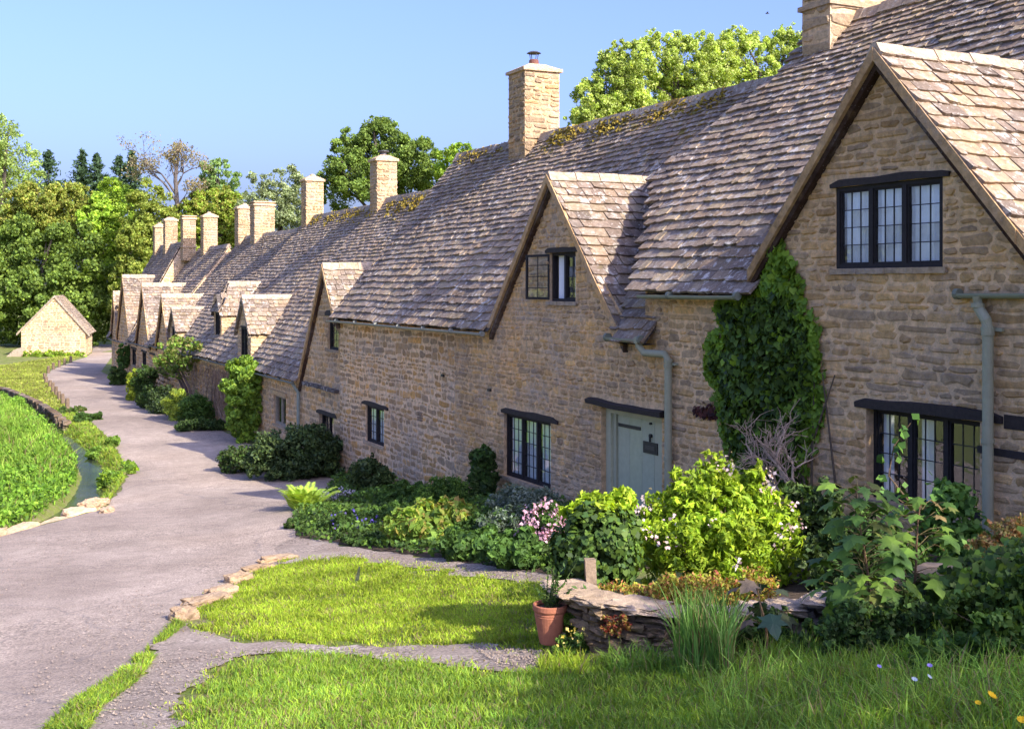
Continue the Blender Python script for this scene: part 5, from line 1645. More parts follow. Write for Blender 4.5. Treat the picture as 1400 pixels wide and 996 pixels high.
# ------------------------------------------------------------------ ivy on the corner between the two near cottages
def poly_fill(poly, n):
    a = np.array(poly); lo = a.min(0); hi = a.max(0)
    out = []
    m = 0
    while m < n:
        p = rng.uniform(lo, hi, (n * 3, 2)); p = p[inside(poly, p[:, 0], p[:, 1])]
        out.append(p); m += len(p)
    return np.concatenate(out)[:n]
def ivy_leaves(C, size, N, cols_pal, amp=.3, tilt=.45, fac=None):
    """heart shaped ivy leaves hanging point down, lying against a face with normal N"""
    n = len(C)
    N = np.broadcast_to(np.asarray(N, float), (n, 3))
    nn = unit(N + rng.normal(size=(n, 3)) * tilt + np.array([0, 0, .25]))
    dn = np.array([0, 0, -1.0]) + rng.normal(size=(n, 3)) * .45
    a = unit(dn - nn * (dn * nn).sum(1, keepdims=True)); b = np.cross(nn, a)
    s = (size * rng.uniform(.55, 1.3, n))[:, None]
    P = np.stack([C - a * s * .30, C - a * s * .48 + b * s * .34 + nn * s * .05, C + a * s * .0 + b * s * .50 + nn * s * .10, C + a * s * .60, C - b * s * .50 + nn * s * .10, C - a * s * .48 - b * s * .34 + nn * s * .05], 1)
    return P, leaf_cols(n, cols_pal, amp, fac)
IVY = [(.030, .056, .008), (.05, .085, .011), (.02, .038, .007), (.07, .115, .014)]
IVYL = [(.10, .17, .014), (.14, .215, .018), (.075, .135, .012)]
ivp = [(1071, 326), (1083, 357), (1100, 388), (1103, 429), (1121, 436), (1126, 511), (1127, 580), (1108, 627), (1102, 672), (1040, 672), (996, 620), (978, 525), (967, 511), (971, 463), (981, 456), (991, 467), (981, 422), (995, 402), (1026, 402), (1042, 350), (1053, 334)]
ivq = [(fu(a), fz(a, c)) for a, c in ivp]
def corner_ivy():
    zb = Hf(*W(19, -.2, 0)[:2])
    t = thing('ivy', 'dense dark ivy climbing the wall up to the eaves of the tall cottage', 'ivy', W(19.0, -.2, zb))
    ed = np.array(ivq)
    q = poly_fill(ivq, 5600)
    # distance to the outline drives the depth of the mat and where the young pale leaves are
    d = np.full(len(q), 9.0)
    for i in range(len(ed)):
        a, c = ed[i], ed[(i + 1) % len(ed)]; v = c - a
        s = np.clip(((q - a) @ v) / (v @ v), 0, 1); d = np.minimum(d, np.hypot(*(q - a - s[:, None] * v).T))
    jit = rng.normal(size=q.shape) * .05
    q = q + jit * (d[:, None] < .2) * .7
    bulge = .05 + .17 * np.clip(d / .7, 0, 1) + .07 * np.array([noise.noise(Vector((a * 1.6, c * 1.6, 0))) for a, c in q])
    b = -bulge * rng.uniform(.35, 1.0, len(q))
    C = np.stack(W(q[:, 0], b, q[:, 1]), -1)
    nz = np.array([noise.noise(Vector((a * .9, c * .9, 5))) for a, c in q])
    young = (d < .16 + .1 * nz) | ((q[:, 1] > -.15 + .4 * nz)) | (rng.random(len(q)) < .10)
    P, c1 = ivy_leaves(C, .115, (-PX, -PY, 0), IVY, .4, .65)
    c2 = leaf_cols(len(q), IVYL, .25)
    col = np.where(young[:, None], c2, c1)
    np_mesh('foliage', P, 6, col, GLOSSLEAF, t)
    mb = MB()
    for i in range(9):
        u = random.uniform(17.6, 19.9)
        mb.tube([Vector(W(u, -.05, zb)), Vector(W(u + random.gauss(0, .2), -.06, -2.8)), Vector(W(u + random.gauss(0, .4), -.06, -1.2))], .03, 5, (.12, .09, .06), r1=.01)
    mb.build('stem', BARK, t)
corner_ivy()
def dead_brush():
    x, y = spot(1055, -.7); gz = Hf(x, y)
    t = thing('dead_branches', 'tangle of dry pale branches leaning on the ivy', 'branches', (x, y, gz))
    mb = MB()
    P = lambda px, py, b: Vector((*spot(px, b), z_at(py, spot(px, b)[1])))
    def twig(p, d, L, r, n):
        q = p + d * L
        m = p.lerp(q, .5) + Vector((random.gauss(0, 1), random.gauss(0, 1), random.gauss(0, 1))) * L * .07
        k = random.uniform(.75, 1.2)
        mb.tube([p, m, q], [r, r * .85, r * .6], 5, (.40 * k, .29 * k, .20 * k), cap=False)
        if n:
            for _ in range(3):
                e = (d + Vector((random.gauss(0, .55), random.gauss(0, .3), random.gauss(0, .5)))).normalized()
                twig(p.lerp(q, random.uniform(.4, 1)), e, L * random.uniform(.5, .8), r * .6, n - 1)
    for i in range(9):
        a = P(random.uniform(1050, 1098), random.uniform(650, 690), -.75); c = P(random.uniform(1000, 1075), random.uniform(585, 625), random.uniform(-.9, -.5))
        d = c - a; twig(a, d.normalized(), d.length * .6, .020, 3)
    mb.build('stem', BARK, t)
dead_brush()
def red_sprig():
    x, y, _ = W(fu(968), -.06, 0)
    t = thing('dead_ivy_sprig', 'withered dark red ivy sprig on the wall beside the ivy', 'ivy', (x, y, fz(968, 568)))
    q = np.stack([rng.uniform(fu(985), fu(953), 70), fz(968, 563) + rng.normal(size=70) * .05], -1)
    C = np.stack(W(q[:, 0], np.full(70, -.05), q[:, 1]), -1)
    P, c = ivy_leaves(C, .09, (-PX, -PY, 0), [(.05, .015, .012), (.09, .03, .02), (.03, .015, .012)])
    np_mesh('foliage', P, 6, c, LEAF, t)
    mb = MB(); mb.tube([W(fu(990), -.03, fz(990, 566)), W(fu(968), -.03, fz(968, 560)), W(fu(953), -.03, fz(953, 560))], .01, 5, (.08, .05, .04)); mb.build('stem', BARK, t)
red_sprig()

# ------------------------------------------------------------------ garden wall, hedge and the big flowering bush
GW = [(.50, 11.75, -2.98), (.62, 11.2, -2.93), (.90, 10.75, -2.90), (1.35, 10.45, -2.91), (1.9, 10.3, -2.90), (2.5, 10.2, -2.78), (3.0, 10.0, -2.62), (3.6, 9.5, -2.35), (4.3, 9.05, -2.10), (5.2, 8.5, -1.85), (6.2, 8.0, -1.6)]
def gw_at(s):
    acc = 0
    for a, b in zip(GW[:-1], GW[1:]):
        L = math.hypot(b[0] - a[0], b[1] - a[1])
        if s <= acc + L or b is GW[-1]:
            f = min(1, max(0, (s - acc) / L)); d = math.atan2(b[1] - a[1], b[0] - a[0])
            return a[0] + (b[0] - a[0]) * f, a[1] + (b[1] - a[1]) * f, a[2] + (b[2] - a[2]) * f, d
        acc += L
GWL = sum(math.hypot(b[0] - a[0], b[1] - a[1]) for a, b in zip(GW[:-1], GW[1:]))
gw = thing('garden_wall', 'low curved dry stone garden wall with pale coping beside the flowerpot', 'wall', (1.9, 10.3, Hf(1.9, 10.3)))
mb = MB(); cp = MB()
DS = [(.13, .105, .08), (.17, .14, .105), (.10, .085, .07), (.20, .165, .125), (.15, .13, .10)]
s = 0
for course in range(12):
    s = random.uniform(0, .2); dz = .07 + course * .085
    while s < GWL:
        L = random.uniform(.14, .42)
        x, y, zt, d = gw_at(s + L / 2)
        z = zt - dz + random.uniform(-.012, .012)
        if z > Hf(x, y) - .15:
            o = random.uniform(-.03, .03)
            rock(mb, (x + math.sin(d) * o, y - math.cos(d) * o, z), (L * 1.02, random.uniform(.30, .36), random.uniform(.075, .105)), d + random.uniform(-.06, .06), random.choice(DS), sub=2, rough=.28)
        s += L
mb.build('stones', STONE, gw)
s = 0
while s < GWL:
    L = random.uniform(.22, .55)
    x, y, zt, d = gw_at(s + L / 2)
    rock(cp, (x + random.uniform(-.02, .02), y + random.uniform(-.03, .03), zt + random.uniform(-.012, .015)), (L * 1.08, random.uniform(.34, .5), random.uniform(.05, .08)), d + random.uniform(-.12, .12), random.choice([(.34, .30, .25), (.29, .255, .21), (.38, .335, .28)]), sub=3, rough=.3)
    s += L
cp.build('coping', CLEAN, gw)
bedpoly = [(a, b + .1) for a, b, c in GW] + [(7.0, 9.6), (5.2, 13.6), (2.6, 14.2), (1.2, 13.4), (.5, 12.6)]
def bed_z(X, Y):
    X = np.asarray(X, float)
    return np.maximum(np.interp(X, [.4, 1.9, 3.0, 4.3, 6.2], [-3.05, -2.98, -2.72, -2.2, -1.7]), 0 * X + H0(X, Y) * 0 - 3.1) - .0
sheet('garden_soil', bedpoly, .3, 0.0, SOIL, .3, .02, fn=lambda X, Y: np.maximum(H0(X, Y) + .03, bed_z(X, Y) - .25 - .45 * sm(2.6, 4.0, np.asarray(X, float)) - .35 * sm(11.0, 13.5, np.asarray(Y, float))))

def P2(px, Y): return (px - 700) / 1600.0 * Y
def blob(px0, px1, py0, py1, Y, dy=1.0):
    return ((px0 + px1) / 2 - 700) / 1600 * Y, Y, (390 - (py0 + py1) / 2) / 1600 * Y, (px1 - px0) / 3200 * Y, (px1 - px0) / 3200 * Y * dy, (py1 - py0) / 3200 * Y
gzh = Hf(.9, 12.3)
def hedge():
    t = thing('ivy_hedge', 'ivy covered hedge stump behind the flowerpot with a pale green top', 'hedge', (.9, 12.3, gzh))
    lobes = [blob(760, 870, 695, 800, 12.2, .9), blob(765, 830, 700, 880, 12.1, 1), blob(800, 872, 690, 780, 12.4, 1), blob(758, 800, 720, 860, 12.3, .9)]
    pts, nrm, f, cen = clumps(lobes, 260, 7500, cr=.3, core=.25, shell=(.8, 1.0))
    P, c = ivy_leaves(pts, .065, nrm, IVY + [(.04, .08, .02)], .3, .4, f)
    np_mesh('foliage', P, 6, c, GLOSSLEAF, t)
    top = [blob(772, 868, 680, 720, 12.35, 1), blob(830, 872, 672, 705, 12.4, 1), blob(775, 820, 690, 720, 12.2, 1)]
    pts, nrm, f, cen = clumps(top, 70, 1500, cr=.4, core=.1, top_bias=1.0)
    V = leaf_polys(pts, .10, .5, nrm, .6)
    np_mesh('top_growth', V, 4, leaf_cols(len(V), LIME, .2, f), LEAF, t)
    mb = MB()
    for i in range(5): mb.tube([(.8 + .08 * i, 12.3, gzh - .1), (.75 + .1 * i, 12.25, -2.4)], .03, 6, (.1, .08, .05), r1=.015)
    mb.build('stem', BARK, t)
hedge()
gzb = -3.0
bigl = [blob(895, 1065, 650, 800, 13.2, .8), blob(912, 985, 626, 720, 13.0, .9), blob(985, 1060, 640, 740, 13.2, .9), blob(1030, 1090, 668, 760, 13.0, .8), blob(1040, 1112, 715, 812, 12.8, .8), blob(858, 940, 690, 810, 12.8, .8), blob(900, 1060, 705, 818, 12.5, .7), blob(955, 1000, 614, 670, 13.1, 1), blob(1060, 1100, 690, 740, 12.9, .8), blob(880, 915, 662, 720, 13.0, .8), blob(1020, 1050, 630, 680, 13.2, 1)]
plant('flowering_bush', 'big yellow green bush dotted with pale pink blossom behind the curved wall', 'shrub', (P2(975, 13.0), 13.0, Hf(P2(975, 13.0), 13.0)), bigl, LIME + [(.16, .24, .02), (.12, .19, .018)], 0.13, 12000, n_clump=480, cr=.17, wid=.36, nbw=.5, shell=(.72, 1.02), core=.22, stems=12, stem_r=.018, flowers=(34, .045, [(.62, .40, .42), (.72, .55, .52), (.75, .62, .58)], 9, .9), fold=.18)
plant('shrub', 'dark shaded shrub at the right of the big flowering bush', 'shrub', (P2(1110, 13.2), 13.2, Hf(P2(1110, 13.2), 13.2)), [blob(1085, 1150, 640, 800, 13.3, .9), blob(1070, 1110, 650, 720, 13.8, 1), blob(1090, 1180, 720, 830, 12.2, .7)], DKG + MID[:1], .12, 2200, n_clump=90)
plant('sedum', 'red and green sedum creeping over the coping of the curved wall', 'sedum', (P2(960, 10.9), 10.9, -2.9), [blob(890, 1010, 785, 838, 10.75, .35), blob(850, 920, 798, 836, 10.95, .4), blob(985, 1065, 778, 830, 10.7, .35), blob(805, 880, 800, 828, 11.25, .4)], [(.22, .24, .03), (.28, .27, .04), (.30, .10, .05), (.26, .13, .05), (.16, .2, .03)], .055, 3600, n_clump=170, cr=.6, stems=3, stem_r=.005, amp=.25, wid=.5)
plant('sedum', 'small dark red sedum tuft growing from the face of the curved wall', 'sedum', (P2(845, 10.5), 10.42, -3.1), [blob(822, 862, 835, 872, 10.42, .5)], [(.16, .03, .025), (.22, .05, .03), (.10, .05, .02), (.2, .18, .04)], .05, 260, n_clump=16, stems=2, stem_r=.004)
plant('ivy', 'variegated ivy trailing down the left end of the curved wall', 'ivy', (P2(785, 11.2), 11.15, Hf(P2(785, 11.2), 11.15)), [blob(772, 806, 815, 900, 11.1, .8), blob(778, 800, 812, 850, 11.2, .8)], IVYL + IVY, .075, 900, n_clump=50, wid=.8, stems=3)
pm = MB()
x, y = P2(811, 11.7), 11.7
pm.box((x - .05, y - .05, -3.2), (.10, 0.01, 0), (-.01, .09, 0), (-.03, 0, z_at(763, 11.7) + 3.2), (.26, .19, .125), 0, .008)
o = pm.build('wooden_post', BARK, None, (x, y, -3.2)); tag(o, 'short weathered wooden post leaning in front of the ivy hedge', 'post')
# flowerpot
Yp = 11.15
pz = z_at(878, Yp)
xp = P2(752, Yp)
pt = thing('flowerpot', 'terracotta flowerpot on the shaded lawn corner', 'flowerpot', (xp, Yp, pz))
mb = MB(); tc = (.36, .135, .075)
mb.lathe((xp, Yp, pz), [(.0, .0), (.095, .0), (.10, .01), (.148, .26), (.15, .265), (.147, .272), (.151, .285), (.148, .295), (.151, .31), (.162, .315), (.166, .325), (.166, .365), (.160, .372), (.150, .372), (.145, .34)], 32, tc)
mb.build('pot', TERRA, pt, smooth=False)
mb = MB(); mb.lathe((xp, Yp, pz), [(.146, .33), (.08, .345), (.0, .35)], 20, (.05, .035, .025)); mb.build('soil', SOIL, pt)
pl = thing('potted_plant', 'thin wispy green plant growing in the terracotta flowerpot', 'plant', (xp, Yp, pz + .34))
mb = MB(); L = []
for i in range(26):
    a = random.random() * 6.28; r = random.uniform(.02, .26); h = random.uniform(.12, .42)
    p0 = Vector((xp + random.gauss(0, .04), Yp + random.gauss(0, .04), pz + .33)); p1 = p0 + Vector((r * math.cos(a) + .05, r * math.sin(a), h))
    mb.tube([p0, p0.lerp(p1, .5) + Vector((0, 0, .04)), p1], .005, 4, (.07, .10, .03), r1=.002, cap=False)
    for f in np.linspace(.3, 1, 7): L.append(tuple(p0.lerp(p1, f)))
mb.build('stem', BARK, pl)
V = leaf_polys(np.array(L), .06, .35); np_mesh('foliage', V, 4, leaf_cols(len(V), MID, .25), LEAF, pl)

# ------------------------------------------------------------------ sycamore saplings with lobed leaves
def maple_leaf(c, d, n, s):
    """five lobed leaf, stalk end at c, pointing along d, face normal n"""
    d = d.normalized(); n = (n - d * n.dot(d)).normalized(); b = d.cross(n)
    out = [(0, 0, 0), (.10, -.30, -.05), (.02, -.52, -.10), (.28, -.36, -.04), (.52, -.66, -.12), (.58, -.28, -.02), (.82, -.24, -.03), (1.12, 0, -.14), (.82, .24, -.03), (.58, .28, -.02), (.52, .66, -.12), (.28, .36, -.04), (.02, .52, -.10), (.10, .30, -.05)]
    return [tuple(c + d * (x * s) + b * (y * s) + n * (z * s)) for x, y, z in out], tuple(c + d * (.45 * s) + n * (.04 * s))
def sapling(label, base, top, levels, size, pal, lean=(0, 0)):
    t = thing('sycamore_sapling', label, 'sapling', base, None)
    b = Vector(base); tp = Vector(top)
    mb = MB(); lm = MB()
    n = 8
    pts = [b.lerp(tp, f) + Vector((.03 * math.sin(f * 5), .02 * math.cos(f * 4), 0)) for f in np.linspace(0, 1, n)]
    mb.tube(pts, .016, 6, (.16, .10, .055), r1=.005)
    for k in range(levels):
        f = .22 + .78 * (k + .6) / levels
        p = b.lerp(tp, f)
        m = 5
        for j in range(m):
            a = k * 1.3 + j * 6.283 / m + random.uniform(-.35, .35)
            out = Vector((math.cos(a), math.sin(a), 0))
            pl_ = size * random.uniform(.4, 1.9) * (1.15 - .7 * f) + .04
            e = p + out * pl_ + Vector((0, 0, random.uniform(.02, .16)))
            mb.tube([p, p.lerp(e, .5) + Vector((0, 0, .02)), e], .004, 4, (.15, .12, .05), r1=.003)
            s = size * random.uniform(.6, 1.15) * (1.05 - .35 * f)
            d = out * random.uniform(.6, 1) + Vector((0, 0, random.uniform(-.75, -.1)))
            nn = Vector((random.gauss(0, .25), random.gauss(-.25, .25), 1)) + out * .5
            vs, cc = maple_leaf(e, d, nn, s)
            q = random.choice(pal); kk = random.uniform(.75, 1.3)
            m_ = len(vs)
            lm.add(vs + [cc], [(i, (i + 1) % m_, m_) for i in range(m_)], tuple(min(.9, x * kk) for x in q))
    lm.build('foliage', GLOSSLEAF, t)
    mb.build('stem', BARK, t)
    return t
SYC = [(.075, .15, .025), (.11, .20, .03), (.06, .12, .025), (.14, .23, .03), (.12, .14, .03)]
Ys = 9.15
sapling('tall sycamore sapling with big lobed leaves in front of the ivy covered wall', (P2(1190, Ys), Ys, Hf(P2(1190, Ys), Ys)), (P2(1172, Ys), Ys - .05, z_at(668, Ys)), 16, .20, SYC)
sapling('sycamore sapling behind the tall one with a bronze young tip', (P2(1235, 9.5), 9.5, Hf(P2(1235, 9.5), 9.5)), (P2(1262, 9.5), 9.5, z_at(690, 9.5)), 8, .2, SYC + [(.22, .16, .06)])
sapling('sycamore seedling with a bare curved stem before the pale coping', (P2(1045, 9.2), 9.2, Hf(P2(1045, 9.2), 9.2)), (P2(1040, 9.3), 9.3, z_at(795, 9.3)), 2, .2, [(.05, .10, .06), (.09, .11, .05), (.12, .09, .06)])
def bramble():
    Yb = 12.6
    base = Vector((P2(1285, Yb), Yb, Hf(P2(1285, Yb), Yb)))
    t = thing('bramble', 'leafy green bush with round leaves growing up in front of the lower window', 'shrub', tuple(base))
    mb = MB(); C = []
    def cane(pts):
        pts = [Vector((P2(a, Yb + d), Yb + d, z_at(c, Yb + d))) for a, c, d in pts]
        mb.tube(pts, .012, 5, (.13, .09, .05), r1=.005)
        for a, b in zip(pts[:-1], pts[1:]):
            for f in np.linspace(0, 1, 5): C.append(tuple(a.lerp(b, f) + Vector((random.gauss(0, .08), random.gauss(0, .08), random.gauss(0, .06)))))
    cane([(1270, 760, 0), (1255, 700, 0), (1215, 650, .1), (1222, 610, .1), (1245, 578, .1)])
    cane([(1285, 760, 0), (1280, 700, 0), (1290, 665, .1)])
    cane([(1300, 760, 0), (1325, 700, 0), (1330, 680, 0)])
    cane([(1280, 720, 0), (1240, 690, -.1), (1225, 680, -.2)])
    C = np.array(C)
    L = [blob(1258, 1345, 668, 770, Yb, .7), blob(1270, 1320, 655, 700, Yb, .8)]
    pts, nrm, f, cen = clumps(L, 40, 420, cr=.4, core=.1)
    A = np.concatenate([C, pts])
    A = np.repeat(A, 2, 0) + rng.normal(size=(len(A) * 2, 3)) * .04
    V = leaf_polys(A, .105, .8, np.array([0, -.6, .7]), .9, .1)
    np_mesh('foliage', V, 4, leaf_cols(len(V), [(.06, .13, .025), (.09, .17, .03), (.035, .08, .02)], .25), LEAF, t)
    mb.build('stem', BARK, t)
bramble()
def wall_ivy():
    t = thing('ivy', 'thick ivy draped over the right end of the garden wall', 'ivy', (4.0, 9.1, Hf(4.0, 9.1)))
    n = 9500
    s = rng.uniform(3.1, GWL, n)
    A = np.array([gw_at(q) for q in s])
    f = rng.random(n)
    gz = H0(A[:, 0], A[:, 1])
    top = A[:, 2] + .10 + .08 * np.sin(s * 3)
    z = gz + (top - gz) * f
    out = .22 + .22 * np.sin(f * 3.1) + rng.normal(size=n) * .05 + .1 * np.array([noise.noise(Vector((a * 1.3, b * 2, 2))) for a, b in zip(s, z)])
    over = f > .9
    out = np.where(over, rng.uniform(-.3, .28, n), out)
    nx_, ny_ = np.sin(A[:, 3]), -np.cos(A[:, 3])
    C = np.stack([A[:, 0] + nx_ * out, A[:, 1] + ny_ * out, z + rng.normal(size=n) * .02], -1)
    N = np.stack([nx_, ny_, np.where(over, 1.5, .2)], -1)
    P, c = ivy_leaves(C, .075, unit(N), IVY + IVYL[:1] + [(.05, .10, .02)], .35, .5)
    np_mesh('foliage', P, 6, c, GLOSSLEAF, t)
    mb = MB()
    for i in range(14):
        q = random.uniform(3.3, GWL); x, y, zt, d = gw_at(q)
        mb.tube([(x + math.sin(d) * .25, y - math.cos(d) * .25, Hf(x, y)), (x + math.sin(d) * .22 + .1, y - math.cos(d) * .22, zt)], .012, 5, (.12, .09, .06))
    mb.build('stem', BARK, t)
wall_ivy()
plant('shrub', 'dark leafy plants filling the bed under the lower window', 'shrub', (P2(1200, 12.2), 12.2, Hf(P2(1200, 12.2), 12.2)), [blob(1120, 1260, 715, 840, 12.2, .6), blob(1150, 1220, 690, 780, 12.6, .6)], MID + DKG[:2], .13, 2600, n_clump=100)
plant('shrub', 'low green plants behind the ivy covered stretch of wall', 'shrub', (P2(1290, 10.9), 10.9, Hf(P2(1290, 10.9), 10.9)), [blob(1215, 1300, 745, 830, 10.9, .6), blob(1270, 1400, 740, 830, 10.8, .5)], MID, .10, 2600, n_clump=100)
plant('sedum', 'straw coloured sedum and dry flower stems by the foot of the downpipe', 'sedum', (P2(1375, 9.9), 9.9, bed_z(4.2, 9.9)), [blob(1335, 1440, 705, 770, 9.9, .4), blob(1320, 1380, 730, 775, 9.8, .4)], [(.22, .17, .06), (.28, .20, .08), (.16, .16, .04), (.30, .14, .06)], .06, 1500, n_clump=80, cr=.4, stems=10, stem_r=.005, stem_col=(.3, .2, .1))
plant('weeds', 'dark leafy weeds at the foot of the curved wall', 'plant', (P2(1030, 9.5), 9.5, Hf(P2(1030, 9.5), 9.5)), [blob(960, 1100, 850, 935, 9.5, .4), blob(1080, 1180, 840, 930, 9.2, .4), blob(1010, 1090, 820, 880, 9.7, .3)], MID + DKG, .085, 2600, n_clump=110, wid=.6, stems=8, stem_r=.006)
plant('weeds', 'shadowy leafy weeds between the tall sapling and the ivy covered wall', 'plant', (P2(1180, 8.7), 8.7, Hf(P2(1180, 8.7), 8.7)), [blob(1120, 1230, 820, 915, 8.7, .4), blob(1200, 1290, 800, 900, 8.6, .4)], MID + DKG, .08, 2400, n_clump=100, wid=.6, stems=8, stem_r=.006)
plant('ivy', 'dark trailing ivy carpet at the foot of the wall by the right edge', 'ivy', (P2(1360, 8.3), 8.3, Hf(P2(1360, 8.3), 8.3)), [blob(1280, 1400, 800, 900, 8.4, .5), blob(1370, 1500, 770, 890, 8.3, .5)], IVY + MID[:1], .075, 2600, n_clump=110, wid=.8, stems=6, stem_r=.006)
plant('weeds', 'leafy weeds and nettles below the ivy at the right edge', 'plant', (P2(1320, 8.0), 8.0, Hf(P2(1320, 8.0), 8.0)), [blob(1230, 1340, 860, 950, 8.0, .4), blob(1320, 1440, 830, 930, 7.8, .4)], MID + FRESH[:1], .085, 2200, n_clump=100, wid=.6, stems=8, stem_r=.006)
plant('weeds', 'small plants with yellow flowers at the wall end beside the flowerpot', 'plant', (P2(778, 10.9), 10.75, Hf(P2(778, 10.9), 10.75)), [blob(755, 812, 862, 912, 10.75, .5)], MID + FRESH[:1], .06, 600, n_clump=30, stems=3, stem_r=.004, flowers=(7, .035, [(.7, .55, .08), (.75, .62, .2)], 5, .8))
# ------------------------------------------------------------------ grass, meadow, stones and small things
def sample_poly(polyXY, n, wfn=None):
    a = np.array(polyXY); lo = a.min(0); hi = a.max(0)
    out = []; m = 0
    for _ in range(60):
        p = rng.uniform(lo, hi, (n * 2, 2))
        ok = inside(polyXY, p[:, 0], p[:, 1])
        p = p[ok]
        if wfn is not None and len(p): p = p[rng.random(len(p)) < wfn(p[:, 0], p[:, 1])]
        out.append(p); m += len(p)
        if m >= n: break
    return np.concatenate(out)[:n]
def vnoise(X, Y, s, seed=0):
    return np.array([noise.noise(Vector((x * s, y * s, seed))) for x, y in zip(X, Y)])
def blades(name, P, h, w, pal, lean=.45, amp=.25, mat=None, kind='stuff', bend=True, label=None, hv=None, nscale=.8):
    N = len(P)
    z = H(P[:, 0], P[:, 1])
    B = np.stack([P[:, 0], P[:, 1], z - .01], -1)
    hh = np.broadcast_to(np.asarray(h, float), (N,)) * rng.uniform(.5, 1.25, N)
    if hv is not None: hh = hh * hv
    a = rng.uniform(0, 6.283, N)
    side = np.stack([np.cos(a), np.sin(a), np.zeros(N)], -1)
    ln = rng.normal(size=(N, 3)) * lean; ln[:, 2] = 0
    w_ = (np.broadcast_to(np.asarray(w, float), (N,)) * rng.uniform(.7, 1.3, N))[:, None]
    up = np.array([0, 0, 1.0])
    mid = B + (up * .55 + ln * .25) * hh[:, None]
    tip = B + (up * np.maximum(.35, 1 - .3 * (ln ** 2).sum(1, keepdims=True)) + ln * .9) * hh[:, None]
    V = np.concatenate([np.stack([B - side * w_ * .5, B + side * w_ * .5, mid + side * w_ * .42, mid - side * w_ * .42], 1), np.stack([mid - side * w_ * .42, mid + side * w_ * .42, tip + side * w_ * .08, tip - side * w_ * .08], 1)], 0)
    nz = vnoise(P[:, 0], P[:, 1], nscale, 4)
    col = leaf_cols(N, pal, amp, 1 + .42 * nz + .25 * vnoise(P[:, 0], P[:, 1], nscale * 4, 31), 1.6)
    dry = (rng.random(N) < .08 + .22 * np.clip(nz + .2, 0, 1))
    col[dry] = np.array([.26, .21, .09]) * rng.uniform(.7, 1.2, (dry.sum(), 1))
    o = np_mesh(name, V, 4, np.concatenate([col, col]), mat or GRASSM)
    return tag(o, kind=kind)
LAWN = [(.175, .255, .018), (.22, .29, .022), (.135, .215, .015), (.26, .295, .03)]
ROUGH = [(.10, .19, .025), (.14, .235, .03), (.075, .15, .02), (.18, .25, .04)]
lawn1 = PXY([(383, 765), (480, 762), (600, 778), (700, 793), (770, 800), (790, 830), (790, 880), (745, 888), (640, 883), (560, 883), (430, 880), (330, 873), (258, 858), (268, 834), (300, 810), (330, 792)])
lawn2 = PXY([(328, 897), (380, 894), (480, 895), (600, 906), (690, 919), (745, 917), (790, 900), (900, 905), (1000, 900), (1150, 880), (1400, 840), (1700, 840), (1700, 1150), (215, 1150), (232, 998), (280, 926)])
def edge_dist(poly, X, Y):
    d = np.full(len(X), 99.)
    for i in range(len(poly)):
        (x0, y0), (x1, y1) = poly[i], poly[(i + 1) % len(poly)]
        vx, vy = x1 - x0, y1 - y0
        t = np.clip(((X - x0) * vx + (Y - y0) * vy) / (vx * vx + vy * vy + 1e-9), 0, 1)
        d = np.minimum(d, np.hypot(X - x0 - t * vx, Y - y0 - t * vy))
    return d
def fray(poly, p, w=.55):
    d = edge_dist(poly, p[:, 0], p[:, 1])
    k = d / w + vnoise(p[:, 0], p[:, 1], 2.4, 21) * .9 + vnoise(p[:, 0], p[:, 1], 7, 22) * .4
    return p[k > rng.uniform(.05, .45, len(p))]
def dens_near(X, Y): return np.clip(9.0 / np.maximum(Y, 3), 0, 1) ** 1.3 * (.35 + .65 * (vnoise(X, Y, 1.6, 8) > -.28))
p = sample_poly(lawn1, 90000, lambda X, Y: .3 + .7 * (vnoise(X, Y, 1.3, 2) > -.25))
p = fray(lawn1, p)
blades('lawn_grass', p, .07, .013, LAWN, .55, nscale=1.4)
p = sample_poly(lawn2, 120000, dens_near)
p = fray(lawn2, p)
pxp = 700 + 1600 * p[:, 0] / p[:, 1]
rough = sm(900, 1100, pxp)
hv = 1 + rough * (.6 + 1.2 * np.clip(vnoise(p[:, 0], p[:, 1], 1.1, 6), -.5, 1))
blades('bank_grass', p, .085, .011, LAWN[:3] + ROUGH, .5, hv=hv)
# tall seeding grass near the wall
rp = PXY([(900, 905), (1000, 890), (1150, 885), (1400, 850), (1700, 850), (1700, 1150), (1000, 1150), (960, 960)])
p = sample_poly(rp, 7000, lambda X, Y: np.clip(7 / np.maximum(Y, 3), 0, 1) * (.25 + .75 * (vnoise(X, Y, 1.5, 3) > -.1)))
blades('tall_grass', p, .26, .009, ROUGH, .55)
tg = PXY([(925, 925), (1000, 930), (1000, 900), (930, 898)])
p = sample_poly(tg, 900); o = blades('tall_grass', p, .55, .012, [(.07, .16, .03), (.10, .20, .04), (.13, .22, .05)], .22)
tg = PXY([(830, 925), (905, 925), (905, 905), (830, 903)])
p = sample_poly(tg, 350); blades('tall_grass', p, .2, .012, ROUGH, .5)
tg = PXY([(735, 925), (800, 930), (800, 905), (735, 905)])
p = sample_poly(tg, 500); blades('tall_grass', p, .15, .011, LAWN, .4)
# verge strip between lane and trodden path, and tufts at the kerb stones
strip = PXY([(60, 1000), (105, 958), (150, 932), (172, 912), (207, 884), (240, 850), (252, 856), (222, 880), (208, 905), (188, 932), (140, 968), (118, 1002)])
p = sample_poly(strip, 9000, lambda X, Y: vnoise(X, Y, 2.2, 5) > -.22)
blades('verge_grass', p, .085, .012, LAWN + ROUGH, .6)
